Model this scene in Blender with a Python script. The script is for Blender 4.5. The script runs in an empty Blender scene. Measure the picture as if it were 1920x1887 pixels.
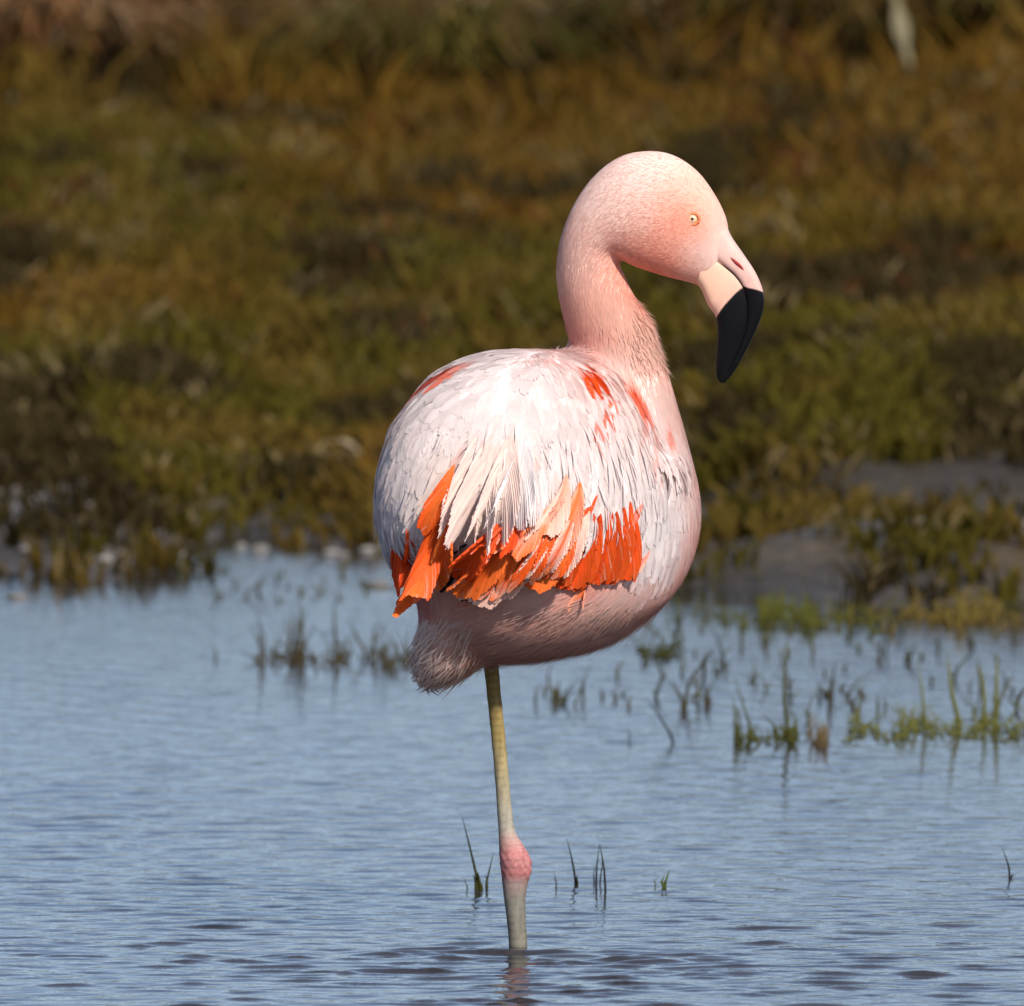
import bpy, math, random
import numpy as np
from mathutils import Vector
from mathutils.bvhtree import BVHTree

random.seed(7)
rng = np.random.default_rng(11)
scene = bpy.context.scene
COL = scene.collection

# ------------------------------------------------------------------ camera
CAM_D, CAM_H, LENS = 12.0, 1.2, 500.0
KP = 36.0 / LENS / 1920.0                       # tangent per photo pixel
PITCH = math.atan(CAM_H / CAM_D) - math.atan((1775 - 943.5) * KP)
cam_d = bpy.data.cameras.new("camera")
cam = bpy.data.objects.new("camera", cam_d)
COL.objects.link(cam)
cam.location = (0, -CAM_D, CAM_H)
cam.rotation_euler = (math.pi / 2 - PITCH, 0, 0)
cam_d.lens = LENS
cam_d.sensor_width = 36
cam_d.clip_start = 0.5
cam_d.clip_end = 9000
cam_d.dof.use_dof = True
cam_d.dof.focus_distance = 12.0
cam_d.dof.aperture_fstop = 15.0
scene.camera = cam

# ------------------------------------------------------------------ sky and sun
SUN_EL, SUN_ROT = math.radians(39), math.radians(152)
world = bpy.data.worlds.new("World")
scene.world = world
world.use_nodes = True
wn = world.node_tree.nodes
sky = wn.new("ShaderNodeTexSky")
sky.sky_type = 'NISHITA'
sky.sun_disc = False
sky.sun_elevation = SUN_EL
sky.sun_rotation = SUN_ROT
sky.air_density = 0.65
sky.dust_density = 0.5
sky.ozone_density = 1.0
wl = world.node_tree.links
wtc = wn.new("ShaderNodeTexCoord")
wno = wn.new("ShaderNodeTexNoise")          # thin broken cloud over the whole dome
wno.inputs["Scale"].default_value = 3.2
wno.inputs["Detail"].default_value = 6
wno.inputs["Roughness"].default_value = 0.55
wl.new(wtc.outputs["Generated"], wno.inputs["Vector"])
wmr = wn.new("ShaderNodeMapRange")
wmr.inputs[1].default_value = 0.38
wmr.inputs[2].default_value = 0.72
wmr.inputs[3].default_value = 0.04
wmr.inputs[4].default_value = 0.42
wl.new(wno.outputs["Fac"], wmr.inputs[0])
wmx = wn.new("ShaderNodeMix")
wmx.data_type = 'RGBA'
wmx.inputs["B"].default_value = (4.3, 4.1, 4.4, 1)
wl.new(wmr.outputs[0], wmx.inputs["Factor"])
wl.new(sky.outputs[0], wmx.inputs["A"])
wl.new(wmx.outputs["Result"], wn["Background"].inputs[0])
wn["Background"].inputs[1].default_value = 0.10
sun_d = bpy.data.lights.new("sun", 'SUN')
sun = bpy.data.objects.new("sun", sun_d)
COL.objects.link(sun)
sd = Vector((math.sin(SUN_ROT) * math.cos(SUN_EL), math.cos(SUN_ROT) * math.cos(SUN_EL), math.sin(SUN_EL)))
sun.rotation_euler = sd.to_track_quat('Z', 'Y').to_euler()
sun_d.energy = 3.6
sun_d.angle = math.radians(2.5)
sun_d.color = (1.0, 0.95, 0.87)
scene.view_settings.view_transform = 'Standard'
scene.view_settings.look = 'None'
scene.view_settings.exposure = 0.5
scene.view_settings.gamma = 1.0
scene.cycles.use_denoising = True
scene.cycles.max_bounces = 8
scene.cycles.transparent_max_bounces = 8

# ------------------------------------------------------------------ helpers
SP, CP = math.sin(PITCH), math.cos(PITCH)


def P(u, v, y=0.0):
    """point whose depth is y metres behind the bird's leg, seen at photo pixel u, v"""
    a = (np.asarray(u, float) - 960) * KP
    b = (943.5 - np.asarray(v, float)) * KP
    t = (np.asarray(y, float) + CAM_D) / (CP + b * SP)
    return np.stack([a * t, -CAM_D + t * (CP + b * SP), CAM_H + t * (-SP + b * CP)], -1)


def W(u, v, z=0.0):
    """point at height z seen at photo pixel u, v"""
    a = (u - 960) * KP
    b = (943.5 - v) * KP
    t = (z - CAM_H) / (-SP + b * CP)
    return np.array([a * t, -CAM_D + t * (CP + b * SP), z])


def UV(p):
    d = np.asarray(p, float) - np.array([0, -CAM_D, CAM_H])
    f = d[..., 1] * CP - d[..., 2] * SP
    up = d[..., 1] * SP + d[..., 2] * CP
    return 960 + d[..., 0] / f / KP, 943.5 - up / f / KP


PX = KP * CAM_D      # metres per photo pixel at the bird


def norm(a):
    return a / np.maximum(np.linalg.norm(a, axis=-1, keepdims=True), 1e-9)


def vnoise(x, y, seed=0):
    """smooth value noise in 0..1"""
    xi, yi = np.floor(x).astype(np.int64), np.floor(y).astype(np.int64)
    xf, yf = x - xi, y - yi
    xf, yf = xf * xf * (3 - 2 * xf), yf * yf * (3 - 2 * yf)

    def h(i, j):
        n = (i * 374761393 + j * 668265263 + seed * 2147483647) & 0xffffffff
        n = ((n ^ (n >> 13)) * 1274126177) & 0xffffffff
        return ((n ^ (n >> 16)) & 0xffff) / 65535.0
    return (h(xi, yi) * (1 - xf) + h(xi + 1, yi) * xf) * (1 - yf) + (h(xi, yi + 1) * (1 - xf) + h(xi + 1, yi + 1) * xf) * yf


def fnoise(x, y, seed=0, octv=3):
    s, a, t = 0, 1.0, 0
    for o in range(octv):
        s = s + a * vnoise(x * 2 ** o, y * 2 ** o, seed + o * 17)
        t += a
        a *= 0.5
    return s / t


def mesh_obj(name, verts, quads, mat, parent=None, colors=None, smooth=True, tris=None):
    me = bpy.data.meshes.new(name)
    verts = np.ascontiguousarray(verts, np.float32).reshape(-1, 3)
    quads = np.asarray(quads, np.int32).reshape(-1, 4)
    loops = quads.ravel()
    starts = np.arange(len(quads), dtype=np.int32) * 4
    tot = np.full(len(quads), 4, np.int32)
    if tris is not None and len(tris):
        tris = np.asarray(tris, np.int32).reshape(-1, 3)
        starts = np.concatenate([starts, len(loops) + np.arange(len(tris), dtype=np.int32) * 3])
        tot = np.concatenate([tot, np.full(len(tris), 3, np.int32)])
        loops = np.concatenate([loops, tris.ravel()])
    me.vertices.add(len(verts))
    me.vertices.foreach_set("co", verts.ravel())
    me.loops.add(len(loops))
    me.loops.foreach_set("vertex_index", loops.astype(np.int32))
    me.polygons.add(len(starts))
    me.polygons.foreach_set("loop_start", starts.astype(np.int32))
    me.polygons.foreach_set("loop_total", tot)
    me.polygons.foreach_set("use_smooth", np.full(len(starts), smooth))
    if colors is not None:
        c = np.ones((len(verts), 4), np.float32)
        c[:, :3] = np.clip(np.asarray(colors).reshape(-1, 3), 0, 1)
        at = me.color_attributes.new("Col", 'FLOAT_COLOR', 'POINT')
        at.data.foreach_set("color", c.ravel())
    me.update(calc_edges=True)
    me.validate()
    if mat:
        me.materials.append(mat)
    ob = bpy.data.objects.new(name, me)
    COL.objects.link(ob)
    if parent:
        ob.parent = parent
    return ob


def grid_quads(nr, nc, wrap=False):
    i = np.arange(nr - 1)[:, None]
    j = np.arange(nc if wrap else nc - 1)[None, :]
    j2 = (j + 1) % nc
    return np.stack([i * nc + j, i * nc + j2, (i + 1) * nc + j2, (i + 1) * nc + j], -1).reshape(-1, 4)


def ribbons(pts, nor, wid, col):
    """pts (N,K,3), normals, widths (N,K), col (N,K,3) -> verts, quads, colours"""
    N, K, _ = pts.shape
    tan = norm(np.gradient(pts, axis=1))
    side = norm(np.cross(tan, nor)) * wid[..., None] * 0.5
    v = np.stack([pts - side, pts + side], 2).reshape(N * K * 2, 3)
    c = np.repeat(col.reshape(N * K, 3), 2, 0)
    q = np.arange(N)[:, None] * (K * 2) + np.arange(K - 1)[None, :] * 2
    q = np.stack([q, q + 1, q + 3, q + 2], -1).reshape(-1, 4)
    return v, q, c, np.repeat(nor.reshape(N * K, 3), 2, 0)


class Bag:
    def __init__(s):
        s.v, s.q, s.c, s.n, s.nr = [], [], [], 0, []

    def add(s, v, q, c, nr=None):
        v = np.asarray(v).reshape(-1, 3)
        s.nr.append(nr)
        s.v.append(v)
        s.q.append(np.asarray(q).reshape(-1, 4) + s.n)
        s.c.append(np.broadcast_to(np.asarray(c, float), v.shape) if np.ndim(c) == 1 else np.asarray(c).reshape(-1, 3))
        s.n += len(v)

    def build(s, name, mat, parent=None, smooth=True, soft=False):
        o = mesh_obj(name, np.concatenate(s.v), np.concatenate(s.q), mat, parent, np.concatenate(s.c), smooth)
        if soft and all(x is not None for x in s.nr):
            o.data.normals_split_custom_set_from_vertices(norm(np.concatenate(s.nr)).tolist())
        return o


def catmull(pts, n):
    p = np.asarray(pts, float)
    p = np.vstack([2 * p[0] - p[1], p, 2 * p[-1] - p[-2]])
    t = np.linspace(0, len(p) - 3 - 1e-6, n)
    i = np.floor(t).astype(int)
    f = (t - i)[:, None]
    a, b, c, d = p[i], p[i + 1], p[i + 2], p[i + 3]
    return 0.5 * (2 * b + (c - a) * f + (2 * a - 5 * b + 4 * c - d) * f ** 2 + (3 * b - a - 3 * c + d) * f ** 3)


def tube(path, rad, n=6):
    """path (K,3), radii (K,) -> verts, quads with pinched ends"""
    path = np.asarray(path, float)
    rad = np.asarray(rad, float)
    tan = norm(np.gradient(path, axis=0))
    ref = np.where(np.abs(tan[:, :1]) < 0.8, np.array([[1.0, 0, 0]]), np.array([[0, 1.0, 0]]))
    s = norm(np.cross(tan, ref))
    t = np.cross(tan, s)
    a = np.linspace(0, 2 * math.pi, n, endpoint=False)
    v = path[:, None] + rad[:, None, None] * (np.cos(a)[None, :, None] * s[:, None] + np.sin(a)[None, :, None] * t[:, None])
    return v.reshape(-1, 3), grid_quads(len(path), n, True)


def empty(name, loc, label=None, cat=None, group=None):
    o = bpy.data.objects.new(name, None)
    o.empty_display_size = 0.05
    o.location = loc
    COL.objects.link(o)
    tag(o, label, cat, group)
    return o


def tag(o, label=None, cat=None, group=None, kind=None):
    if label:
        o["label"] = label
    if cat:
        o["category"] = cat
    if group:
        o["group"] = group
    if kind:
        o["kind"] = kind
    return o


def shift(o, loc):
    """keep world position of a child built in world coordinates under an empty at loc"""
    o.data.transform(__import__("mathutils").Matrix.Translation(-Vector(loc)))
    return o


# ------------------------------------------------------------------ materials
def new_mat(name):
    m = bpy.data.materials.new(name)
    m.use_nodes = True
    nt = m.node_tree
    return m, nt, nt.nodes, nt.links, nt.nodes["Principled BSDF"]


def attr_mat(name, rough=0.7, spec=0.2, trans=0.0, bump=None, var=0.0, varscale=60.0):
    m, nt, n, l, bs = new_mat(name)
    at = n.new("ShaderNodeAttribute")
    at.attribute_name = "Col"
    src = at.outputs["Color"]
    if var:
        tx = n.new("ShaderNodeTexNoise")
        tx.inputs["Scale"].default_value = varscale
        tx.inputs["Detail"].default_value = 3
        gm = n.new("ShaderNodeTexCoord")
        l.new(gm.outputs["Object"], tx.inputs["Vector"])
        mr = n.new("ShaderNodeMapRange")
        mr.inputs[1].default_value = 0.3
        mr.inputs[2].default_value = 0.7
        mr.inputs[3].default_value = 1 - var
        mr.inputs[4].default_value = 1 + var
        l.new(tx.outputs["Fac"], mr.inputs[0])
        vm = n.new("ShaderNodeVectorMath")
        vm.operation = 'SCALE'
        l.new(src, vm.inputs[0])
        l.new(mr.outputs[0], vm.inputs["Scale"])
        src = vm.outputs[0]
    l.new(src, bs.inputs["Base Color"])
    bs.inputs["Roughness"].default_value = rough
    bs.inputs["Specular IOR Level"].default_value = spec
    if bump:
        tx = n.new("ShaderNodeTexNoise")
        tx.inputs["Scale"].default_value = bump[0]
        tx.inputs["Detail"].default_value = 4
        gm = n.new("ShaderNodeTexCoord")
        l.new(gm.outputs["Object"], tx.inputs["Vector"])
        b = n.new("ShaderNodeBump")
        b.inputs["Strength"].default_value = bump[1]
        b.inputs["Distance"].default_value = bump[2]
        l.new(tx.outputs["Fac"], b.inputs["Height"])
        l.new(b.outputs[0], bs.inputs["Normal"])
    if trans:
        tr = n.new("ShaderNodeBsdfTranslucent")
        l.new(src, tr.inputs["Color"])
        mx = n.new("ShaderNodeMixShader")
        mx.inputs[0].default_value = trans
        l.new(bs.outputs[0], mx.inputs[1])
        l.new(tr.outputs[0], mx.inputs[2])
        l.new(mx.outputs[0], n["Material Output"].inputs["Surface"])
    return m


M_SKIN = attr_mat("bird_skin", 0.75, 0.15, bump=(900, 0.25, 0.0006), var=0.04, varscale=300)
M_FEATHER = attr_mat("feather", 0.62, 0.18, trans=0.45, var=0.04, varscale=90)
M_PLUME = attr_mat("flight_plume", 0.6, 0.12, trans=0.16, var=0.06, varscale=110)
M_BILL = attr_mat("bill_horn", 0.34, 0.10, bump=(350, 0.12, 0.0005), var=0.06, varscale=120)
M_EYE = attr_mat("eye_wet", 0.12, 0.5)
M_PLANT = attr_mat("plant", 0.75, 0.05, trans=0.22)
M_STONE = attr_mat("stone", 0.8, 0.25, bump=(120, 0.5, 0.003), var=0.2, varscale=40)

# water: murky, glossy, fine capillary bump on top of modelled ripples
M_WATER, nt, n, l, bs = new_mat("pond_water")
bs.inputs["Base Color"].default_value = (0.030, 0.029, 0.034, 1)
bs.inputs["Roughness"].default_value = 0.035
bs.inputs["IOR"].default_value = 1.333
tc = n.new("ShaderNodeTexCoord")
mp = n.new("ShaderNodeMapping")
mp.inputs["Scale"].default_value = (0.75, 1.0, 1.0)
t1 = n.new("ShaderNodeTexNoise")
t1.inputs["Scale"].default_value = 62
t1.inputs["Detail"].default_value = 3
t1.inputs["Roughness"].default_value = 0.55
l.new(tc.outputs["Object"], mp.inputs["Vector"])
l.new(mp.outputs[0], t1.inputs["Vector"])
b = n.new("ShaderNodeBump")
b.inputs["Strength"].default_value = 0.36
b.inputs["Distance"].default_value = 0.0016
l.new(t1.outputs["Fac"], b.inputs["Height"])
l.new(b.outputs[0], bs.inputs["Normal"])

# ground: wet mud with grit, patchy
M_GROUND, nt, n, l, bs = new_mat("marsh_soil")
tc = n.new("ShaderNodeTexCoord")
t1 = n.new("ShaderNodeTexNoise")
t1.inputs["Scale"].default_value = 6
t1.inputs["Detail"].default_value = 8
t2 = n.new("ShaderNodeTexNoise")
t2.inputs["Scale"].default_value = 45
t2.inputs["Detail"].default_value = 4
l.new(tc.outputs["Object"], t1.inputs["Vector"])
l.new(tc.outputs["Object"], t2.inputs["Vector"])
at = n.new("ShaderNodeAttribute")
at.attribute_name = "Col"
mr = n.new("ShaderNodeMapRange")
mr.inputs[1].default_value = 0.3
mr.inputs[2].default_value = 0.7
mr.inputs[3].default_value = 0.55
mr.inputs[4].default_value = 1.4
l.new(t1.outputs["Fac"], mr.inputs[0])
mr2 = n.new("ShaderNodeMapRange")
mr2.inputs[1].default_value = 0.35
mr2.inputs[2].default_value = 0.75
mr2.inputs[3].default_value = 0.75
mr2.inputs[4].default_value = 1.5
l.new(t2.outputs["Fac"], mr2.inputs[0])
mu = n.new("ShaderNodeMath")
mu.operation = 'MULTIPLY'
l.new(mr.outputs[0], mu.inputs[0])
l.new(mr2.outputs[0], mu.inputs[1])
vm = n.new("ShaderNodeVectorMath")
vm.operation = 'SCALE'
l.new(at.outputs["Color"], vm.inputs[0])
l.new(mu.outputs[0], vm.inputs["Scale"])
l.new(vm.outputs[0], bs.inputs["Base Color"])
bs.inputs["Roughness"].default_value = 0.55
b = n.new("ShaderNodeBump")
b.inputs["Strength"].default_value = 0.8
b.inputs["Distance"].default_value = 0.01
l.new(t2.outputs["Fac"], b.inputs["Height"])
l.new(b.outputs[0], bs.inputs["Normal"])


# ------------------------------------------------------------------ ground and water
def axis(lo, hi, step, far_lo, far_hi, g=1.35):
    a = list(np.arange(lo, hi + step / 2, step))
    s, x = step, a[-1]
    while x < far_hi:
        s *= g
        x += s
        a.append(min(x, far_hi))
    s, x = step, a[0]
    while x > far_lo:
        s *= g
        x -= s
        a.insert(0, max(x, far_lo))
    return np.array(a)


def ground_z(x, y):
    shore = 4.75 + 0.35 * (vnoise(x * 1.3 + 5, x * 0 + 2.5, 3) - 0.5) + 0.12 * (vnoise(x * 6, x * 0, 4) - 0.5) - 0.35 * np.clip((-x - 0.2) / 0.5, 0, 1)
    d = y - shore
    bed = np.where(d > -0.5, d * 0.030, -0.015 + (d + 0.5) * 0.1)
    bed = np.clip(bed, -0.14, 0)
    flat = np.clip(d, 0, 0.45) * 0.03
    bank = np.clip(d - 0.45, 0, 0.25) * 0.10
    rise = np.clip(d - 0.7, 0, 8.2) * 0.043
    z = bed + flat + bank + rise
    rough = np.clip((d + 1.6) / 1.2, 0, 1) * np.clip((60 - y) / 40, 0, 1)
    z = z + rough * (0.042 * (fnoise(x * 6.0, y * 2.6, 9, 3) - 0.5) + 0.016 * (fnoise(x * 13, y * 8, 21, 2) - 0.5))
    rb_ = np.clip((x - 0.05) / 0.25, 0, 1)
    z = z + rb_ * 0.055 * np.clip((d - 0.30) / 0.12, 0, 1) * np.clip((9 - d) / 3, 0, 1)
    # mud bars breaking the surface on the right
    bar = np.clip((x + 0.05) / 0.3, 0, 1) * np.exp(-((y - 4.15) / 0.55) ** 2) * 0.085
    z = z + bar * (0.35 + 0.9 * vnoise(x * 5, y * 3.2, 31))
    # hummocky ground where the tussocks stand
    hum = np.clip((y - 10.2) / 1.0, 0, 1) * np.clip((30 - y) / 12, 0, 1)
    z = z + hum * 0.09 * (fnoise(x * 2.2, y * 1.5, 41, 2) - 0.35)
    return z


gx = axis(-3.0, 3.0, 0.035, -4000, 4000)
gy = axis(2.2, 15.5, 0.035, -300, 5000)
XX, YY = np.meshgrid(gx, gy)
ZZ = ground_z(XX, YY)
wet = np.clip((0.05 - ZZ) / 0.05, 0, 1)[..., None]
pale = np.clip((fnoise(XX * 9, YY * 4, 55, 2) - 0.42) * 5, 0, 1)[..., None] * np.clip(1.3 - np.abs(YY - 4.8) / 0.5, 0, 1)[..., None]  # pale mud patches: sky reflected in shore puddles, put into the ground colour
gc = (1 - wet) * np.array([0.062, 0.043, 0.018]) + wet * np.array([0.055, 0.045, 0.036])
dark = (np.clip((XX - 0.05) / 0.25, 0, 1) * np.exp(-((YY - 5.1) / 0.5) ** 2))[..., None]
gc = gc * (1 - 0.7 * dark)
pale = pale * (1 - 0.8 * np.clip(XX / 0.2, 0, 1))[..., None]
gc = gc * (1 - pale) + pale * np.array([0.20, 0.18, 0.165])
g = mesh_obj("ground", np.stack([XX, YY, ZZ], -1), grid_quads(len(gy), len(gx)), M_GROUND, None, gc)
tag(g, kind="structure")

wx = axis(-1.05, 1.05, 0.0080, -260, 260, 1.25)
wy = axis(0.65, 5.4, 0.0062, 0.64, 5.9, 1.25)
wy = np.concatenate([axis(-0.85, 0.63, 0.0029, -260, 0.631, 1.25), wy[wy > 0.636]])
XX, YY = np.meshgrid(wx, wy)
ZZ = np.zeros_like(XX)
fade = np.clip((1.8 - np.abs(XX)) / 0.6, 0, 1) * np.clip((YY + 2.2) / 0.8, 0, 1)
patch = 0.55 + 0.9 * fnoise(XX * 1.7 + 3, YY * 0.9, 61, 2)
near = np.clip((0.45 - YY) / 0.8, 0, 1)
calm = np.clip((YY - 1.2) / 2.0, 0, 1)
amp = patch * (0.56 - 0.12 * near - 0.34 * calm)
wr = np.random.default_rng(5)
for k in range(46):
    lam = 0.020 * (0.085 / 0.020) ** wr.random()
    th = math.radians(82 + wr.normal() * 34)
    kx, ky = math.cos(th) * 2 * math.pi / lam, math.sin(th) * 2 * math.pi / lam
    slope = 0.0125 * (lam / 0.04) ** 0.1
    a = slope * lam / (2 * math.pi)
    ph = wr.random() * 6.28 + 2.2 * vnoise(XX * 2.1 + k, YY * 1.3, 70 + k)
    s_ = np.sin(kx * XX + ky * YY + ph)
    ZZ += a * (s_ + 0.25 * np.cos(2 * (kx * XX + ky * YY + ph)))
# rings spreading from the leg
R0 = np.hypot(XX - 0.004, YY)
ZZ += 0.0011 * np.sin(R0 * 2 * math.pi / 0.042) * np.exp(-R0 / 0.16) * 1.0
ZZ *= amp * fade
# scattered steeper wavelets, thicker toward the viewer and round the leg
for k in range(520):
    if k < 350:
        x0, y0 = wr.uniform(-.75, .75), 0.42 - 1.15 * wr.random() ** 0.75
    else:
        x0, y0 = wr.normal(0.03, .13), -0.02 - abs(wr.normal(0, .30))
    lx, ly = wr.uniform(.006, .018), wr.uniform(.0036, .0062)
    a = wr.uniform(.12, .34) * ly * (0.5 + 0.5 * min(1, max(0, (0.45 - y0) / .5)))
    rot = wr.normal(0, .25)
    jx = slice(*np.searchsorted(wx, [x0 - 4 * lx, x0 + 4 * lx]))
    jy = slice(*np.searchsorted(wy, [y0 - .06, y0 + .06]))
    dx, dy = XX[jy, jx] - x0, YY[jy, jx] - y0
    dy = dy + rot * dx + 4 * dx * dx * wr.normal(0, 1)
    ZZ[jy, jx] += a * np.exp(-.5 * (dx / lx) ** 2) * (np.exp(-.5 * (dy / ly) ** 2) - .45 * np.exp(-.5 * ((dy + 2.2 * ly) / ly) ** 2))
w = mesh_obj("water", np.stack([XX, YY, ZZ], -1), grid_quads(len(wy), len(wx)), M_WATER)
tag(w, kind="structure")

# ------------------------------------------------------------------ flamingo
FL = empty("flamingo", (P(969, 1775, 0)[0], 0, 0),
           "pink and white flamingo with orange tail feathers standing on one leg in shallow water", "flamingo")


def ring_stack(rows, n=40, dense=5, k=0.4):
    r = catmull(rows, (len(rows) - 1) * dense + 1)
    a = np.linspace(0, 2 * math.pi, n, endpoint=False)
    ca, sa = np.cos(a), np.sin(a)
    V = []
    for v, ul, ur, yc, ry in r:
        ul, ur = min(ul, ur - 2), max(ur, ul + 2)
        rx, cx = (ur - ul) / 2, (ur + ul) / 2
        V.append(P(cx + rx * ca, v, (yc + max(ry, 3) * sa + k * rx * ca) * PX))
    return close(np.array(V))


def loft(outer, inner, yc, b, n=32, m=80, power=2.0):
    o, i = catmull(outer, m), catmull(inner, m)
    yb = catmull(np.stack([yc, b], -1), m)
    a = np.linspace(0, 2 * math.pi, n, endpoint=False)
    ca = np.sign(np.cos(a)) * np.abs(np.cos(a)) ** (2 / power)
    sa = np.sign(np.sin(a)) * np.abs(np.sin(a)) ** (2 / power)
    V = []
    for k in range(m):
        c, h = (o[k] + i[k]) / 2, (o[k] - i[k]) / 2
        V.append(P(c[0] + h[0] * ca, c[1] + h[1] * ca, (yb[k, 0] + max(yb[k, 1], 0.5) * sa) * PX))
    return np.array(V)


def close(V):
    """ring array (R,n,3) -> verts, quads with pinched caps"""
    R, n_, _ = V.shape
    c0 = np.repeat(V[:1].mean(1, keepdims=True), n_, 1)
    c1 = np.repeat(V[-1:].mean(1, keepdims=True), n_, 1)
    V = np.concatenate([c0, V, c1])
    return V.reshape(-1, 3), grid_quads(R + 2, n_, True)


core = Bag()


def addcore(vq):
    core.add(vq[0], vq[1], np.zeros(3))


# wings and back
addcore(ring_stack([(656, 945, 1040, 70, 60), (664, 893, 1100, 60, 130), (690, 830, 1165, 40, 200), (730, 786, 1200, 20, 240),
                    (790, 740, 1235, 0, 270), (870, 710, 1265, -10, 290), (940, 701, 1282, -15, 295), (1000, 708, 1284, -15, 285),
                    (1035, 718, 1270, -5, 262), (1058, 737, 1235, 5, 225), (1072, 800, 1160, 15, 150)], 56, 5, 0.45))
# belly
addcore(ring_stack([(850, 800, 1290, 20, 200), (950, 760, 1300, 20, 225), (1010, 758, 1302, 15, 228), (1060, 762, 1290, 10, 225),
                    (1120, 778, 1258, 5, 212), (1170, 795, 1202, 0, 185), (1212, 845, 1120, 0, 135), (1238, 895, 1000, 0, 66)], 56, 5, 0.35))
# breast
addcore(ring_stack([(690, 1110, 1240, 110, 80), (760, 1090, 1270, 115, 110), (860, 1060, 1298, 110, 140), (930, 1050, 1312, 100, 160),
                    (990, 1050, 1313, 90, 165), (1060, 1060, 1295, 80, 160), (1120, 1050, 1258, 60, 150), (1160, 1060, 1200, 50, 110)], 40, 5, 0.3))
# cushion of scapular feathers over the rump
addcore(ring_stack([(725, 905, 1000, -170, 40), (800, 858, 1012, -245, 54), (880, 842, 1014, -275, 78), (945, 840, 992, -280, 80),
                    (985, 850, 945, -280, 66), (1000, 868, 905, -280, 34)], 32, 5, 0.0))
# thigh tuft
addcore(ring_stack([(1105, 795, 950, -70, 95), (1165, 786, 955, -70, 95), (1215, 784, 932, -70, 80), (1252, 790, 892, -70, 58),
                    (1274, 805, 850, -70, 30)], 32, 5, 0.2))
# neck and head
n_outer = [(1050, 800), (1075, 720), (1072, 660), (1057, 600), (1046, 550), (1043, 505), (1050, 450), (1074, 387), (1113, 331), (1162, 294),
           (1215, 283), (1263, 291), (1307, 320), (1339, 362), (1360, 403), (1366, 432), (1364, 450)]
n_inner = [(1300, 880), (1267, 745), (1243, 665), (1224, 605), (1194, 562), (1168, 510), (1160, 486), (1164, 486), (1176, 494), (1196, 503),
           (1225, 512), (1254, 521), (1279, 527), (1299, 532), (1311, 537), (1318, 545), (1326, 550)]
n_b = [100, 93, 84, 76, 67, 59, 55, 57, 61, 65, 67, 65, 59, 50, 41, 33, 24]
n_y = [120, 120, 115, 108, 100, 90, 80, 72, 66, 62, 60, 60, 60, 60, 60, 60, 60]
V = loft(n_outer, n_inner, n_y, n_b, 40, 110)
addcore(close(V))
# leg
lg = [(919, 1225, 17), (922, 1260, 14.5), (929, 1330, 14), (936, 1400, 14), (942, 1470, 14), (947, 1530, 15), (951, 1562, 17), (959, 1586, 24),
      (966, 1612, 30), (968, 1635, 29), (966, 1655, 25), (965, 1680, 21.5), (967, 1710, 19.5), (970, 1750, 18), (972, 1790, 18), (976, 1900, 18), (980, 2100, 18)]
lc = catmull(lg, 90)
a = np.linspace(0, 2 * math.pi, 20, endpoint=False)
V = np.array([P(u + r * np.cos(a), v, 1.05 * r * np.sin(a) * PX) for u, v, r in lc])
addcore(close(V))

tmp = core.build("body", M_SKIN)
md = tmp.modifiers.new("r", 'REMESH')
md.mode = 'VOXEL'
md.voxel_size = 0.0021
ms = tmp.modifiers.new("s", 'SMOOTH')
ms.factor = 0.5
ms.iterations = 7
dg = bpy.context.evaluated_depsgraph_get()
ev = tmp.evaluated_get(dg).to_mesh()
bv = np.empty(len(ev.vertices) * 3, np.float32)
ev.vertices.foreach_get("co", bv)
bv = bv.reshape(-1, 3).astype(float)
bn = np.empty(len(ev.vertices) * 3, np.float32)
ev.vertices.foreach_get("normal", bn)
bn = bn.reshape(-1, 3)
bq = np.array([list(p.vertices) if len(p.vertices) == 4 else list(p.vertices) + [p.vertices[-1]] for p in ev.polygons], np.int64)
tmp.evaluated_get(dg).to_mesh_clear()
bpy.data.objects.remove(tmp)
_e = np.concatenate([bq[:, [0, 1]], bq[:, [1, 2]], bq[:, [2, 3]], bq[:, [3, 0]]])
_e = _e[_e[:, 0] != _e[:, 1]]
_u, _v = UV(bv)
_m = np.clip((_v - 600) / 60, 0, 1) * np.clip((1215 - _v) / 40, 0, 1)
_deg = np.bincount(_e[:, 0], minlength=len(bv))[:, None]
for _ in range(42):
    acc = np.stack([np.bincount(_e[:, 0], bv[_e[:, 1], k], len(bv)) for k in range(3)], -1) / np.maximum(_deg, 1)
    bv = bv + (acc - bv) * (0.6 * _m)[:, None]
BVH = BVHTree.FromPolygons([tuple(p) for p in bv], [tuple(dict.fromkeys(q)) for q in bq.tolist()])

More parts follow.
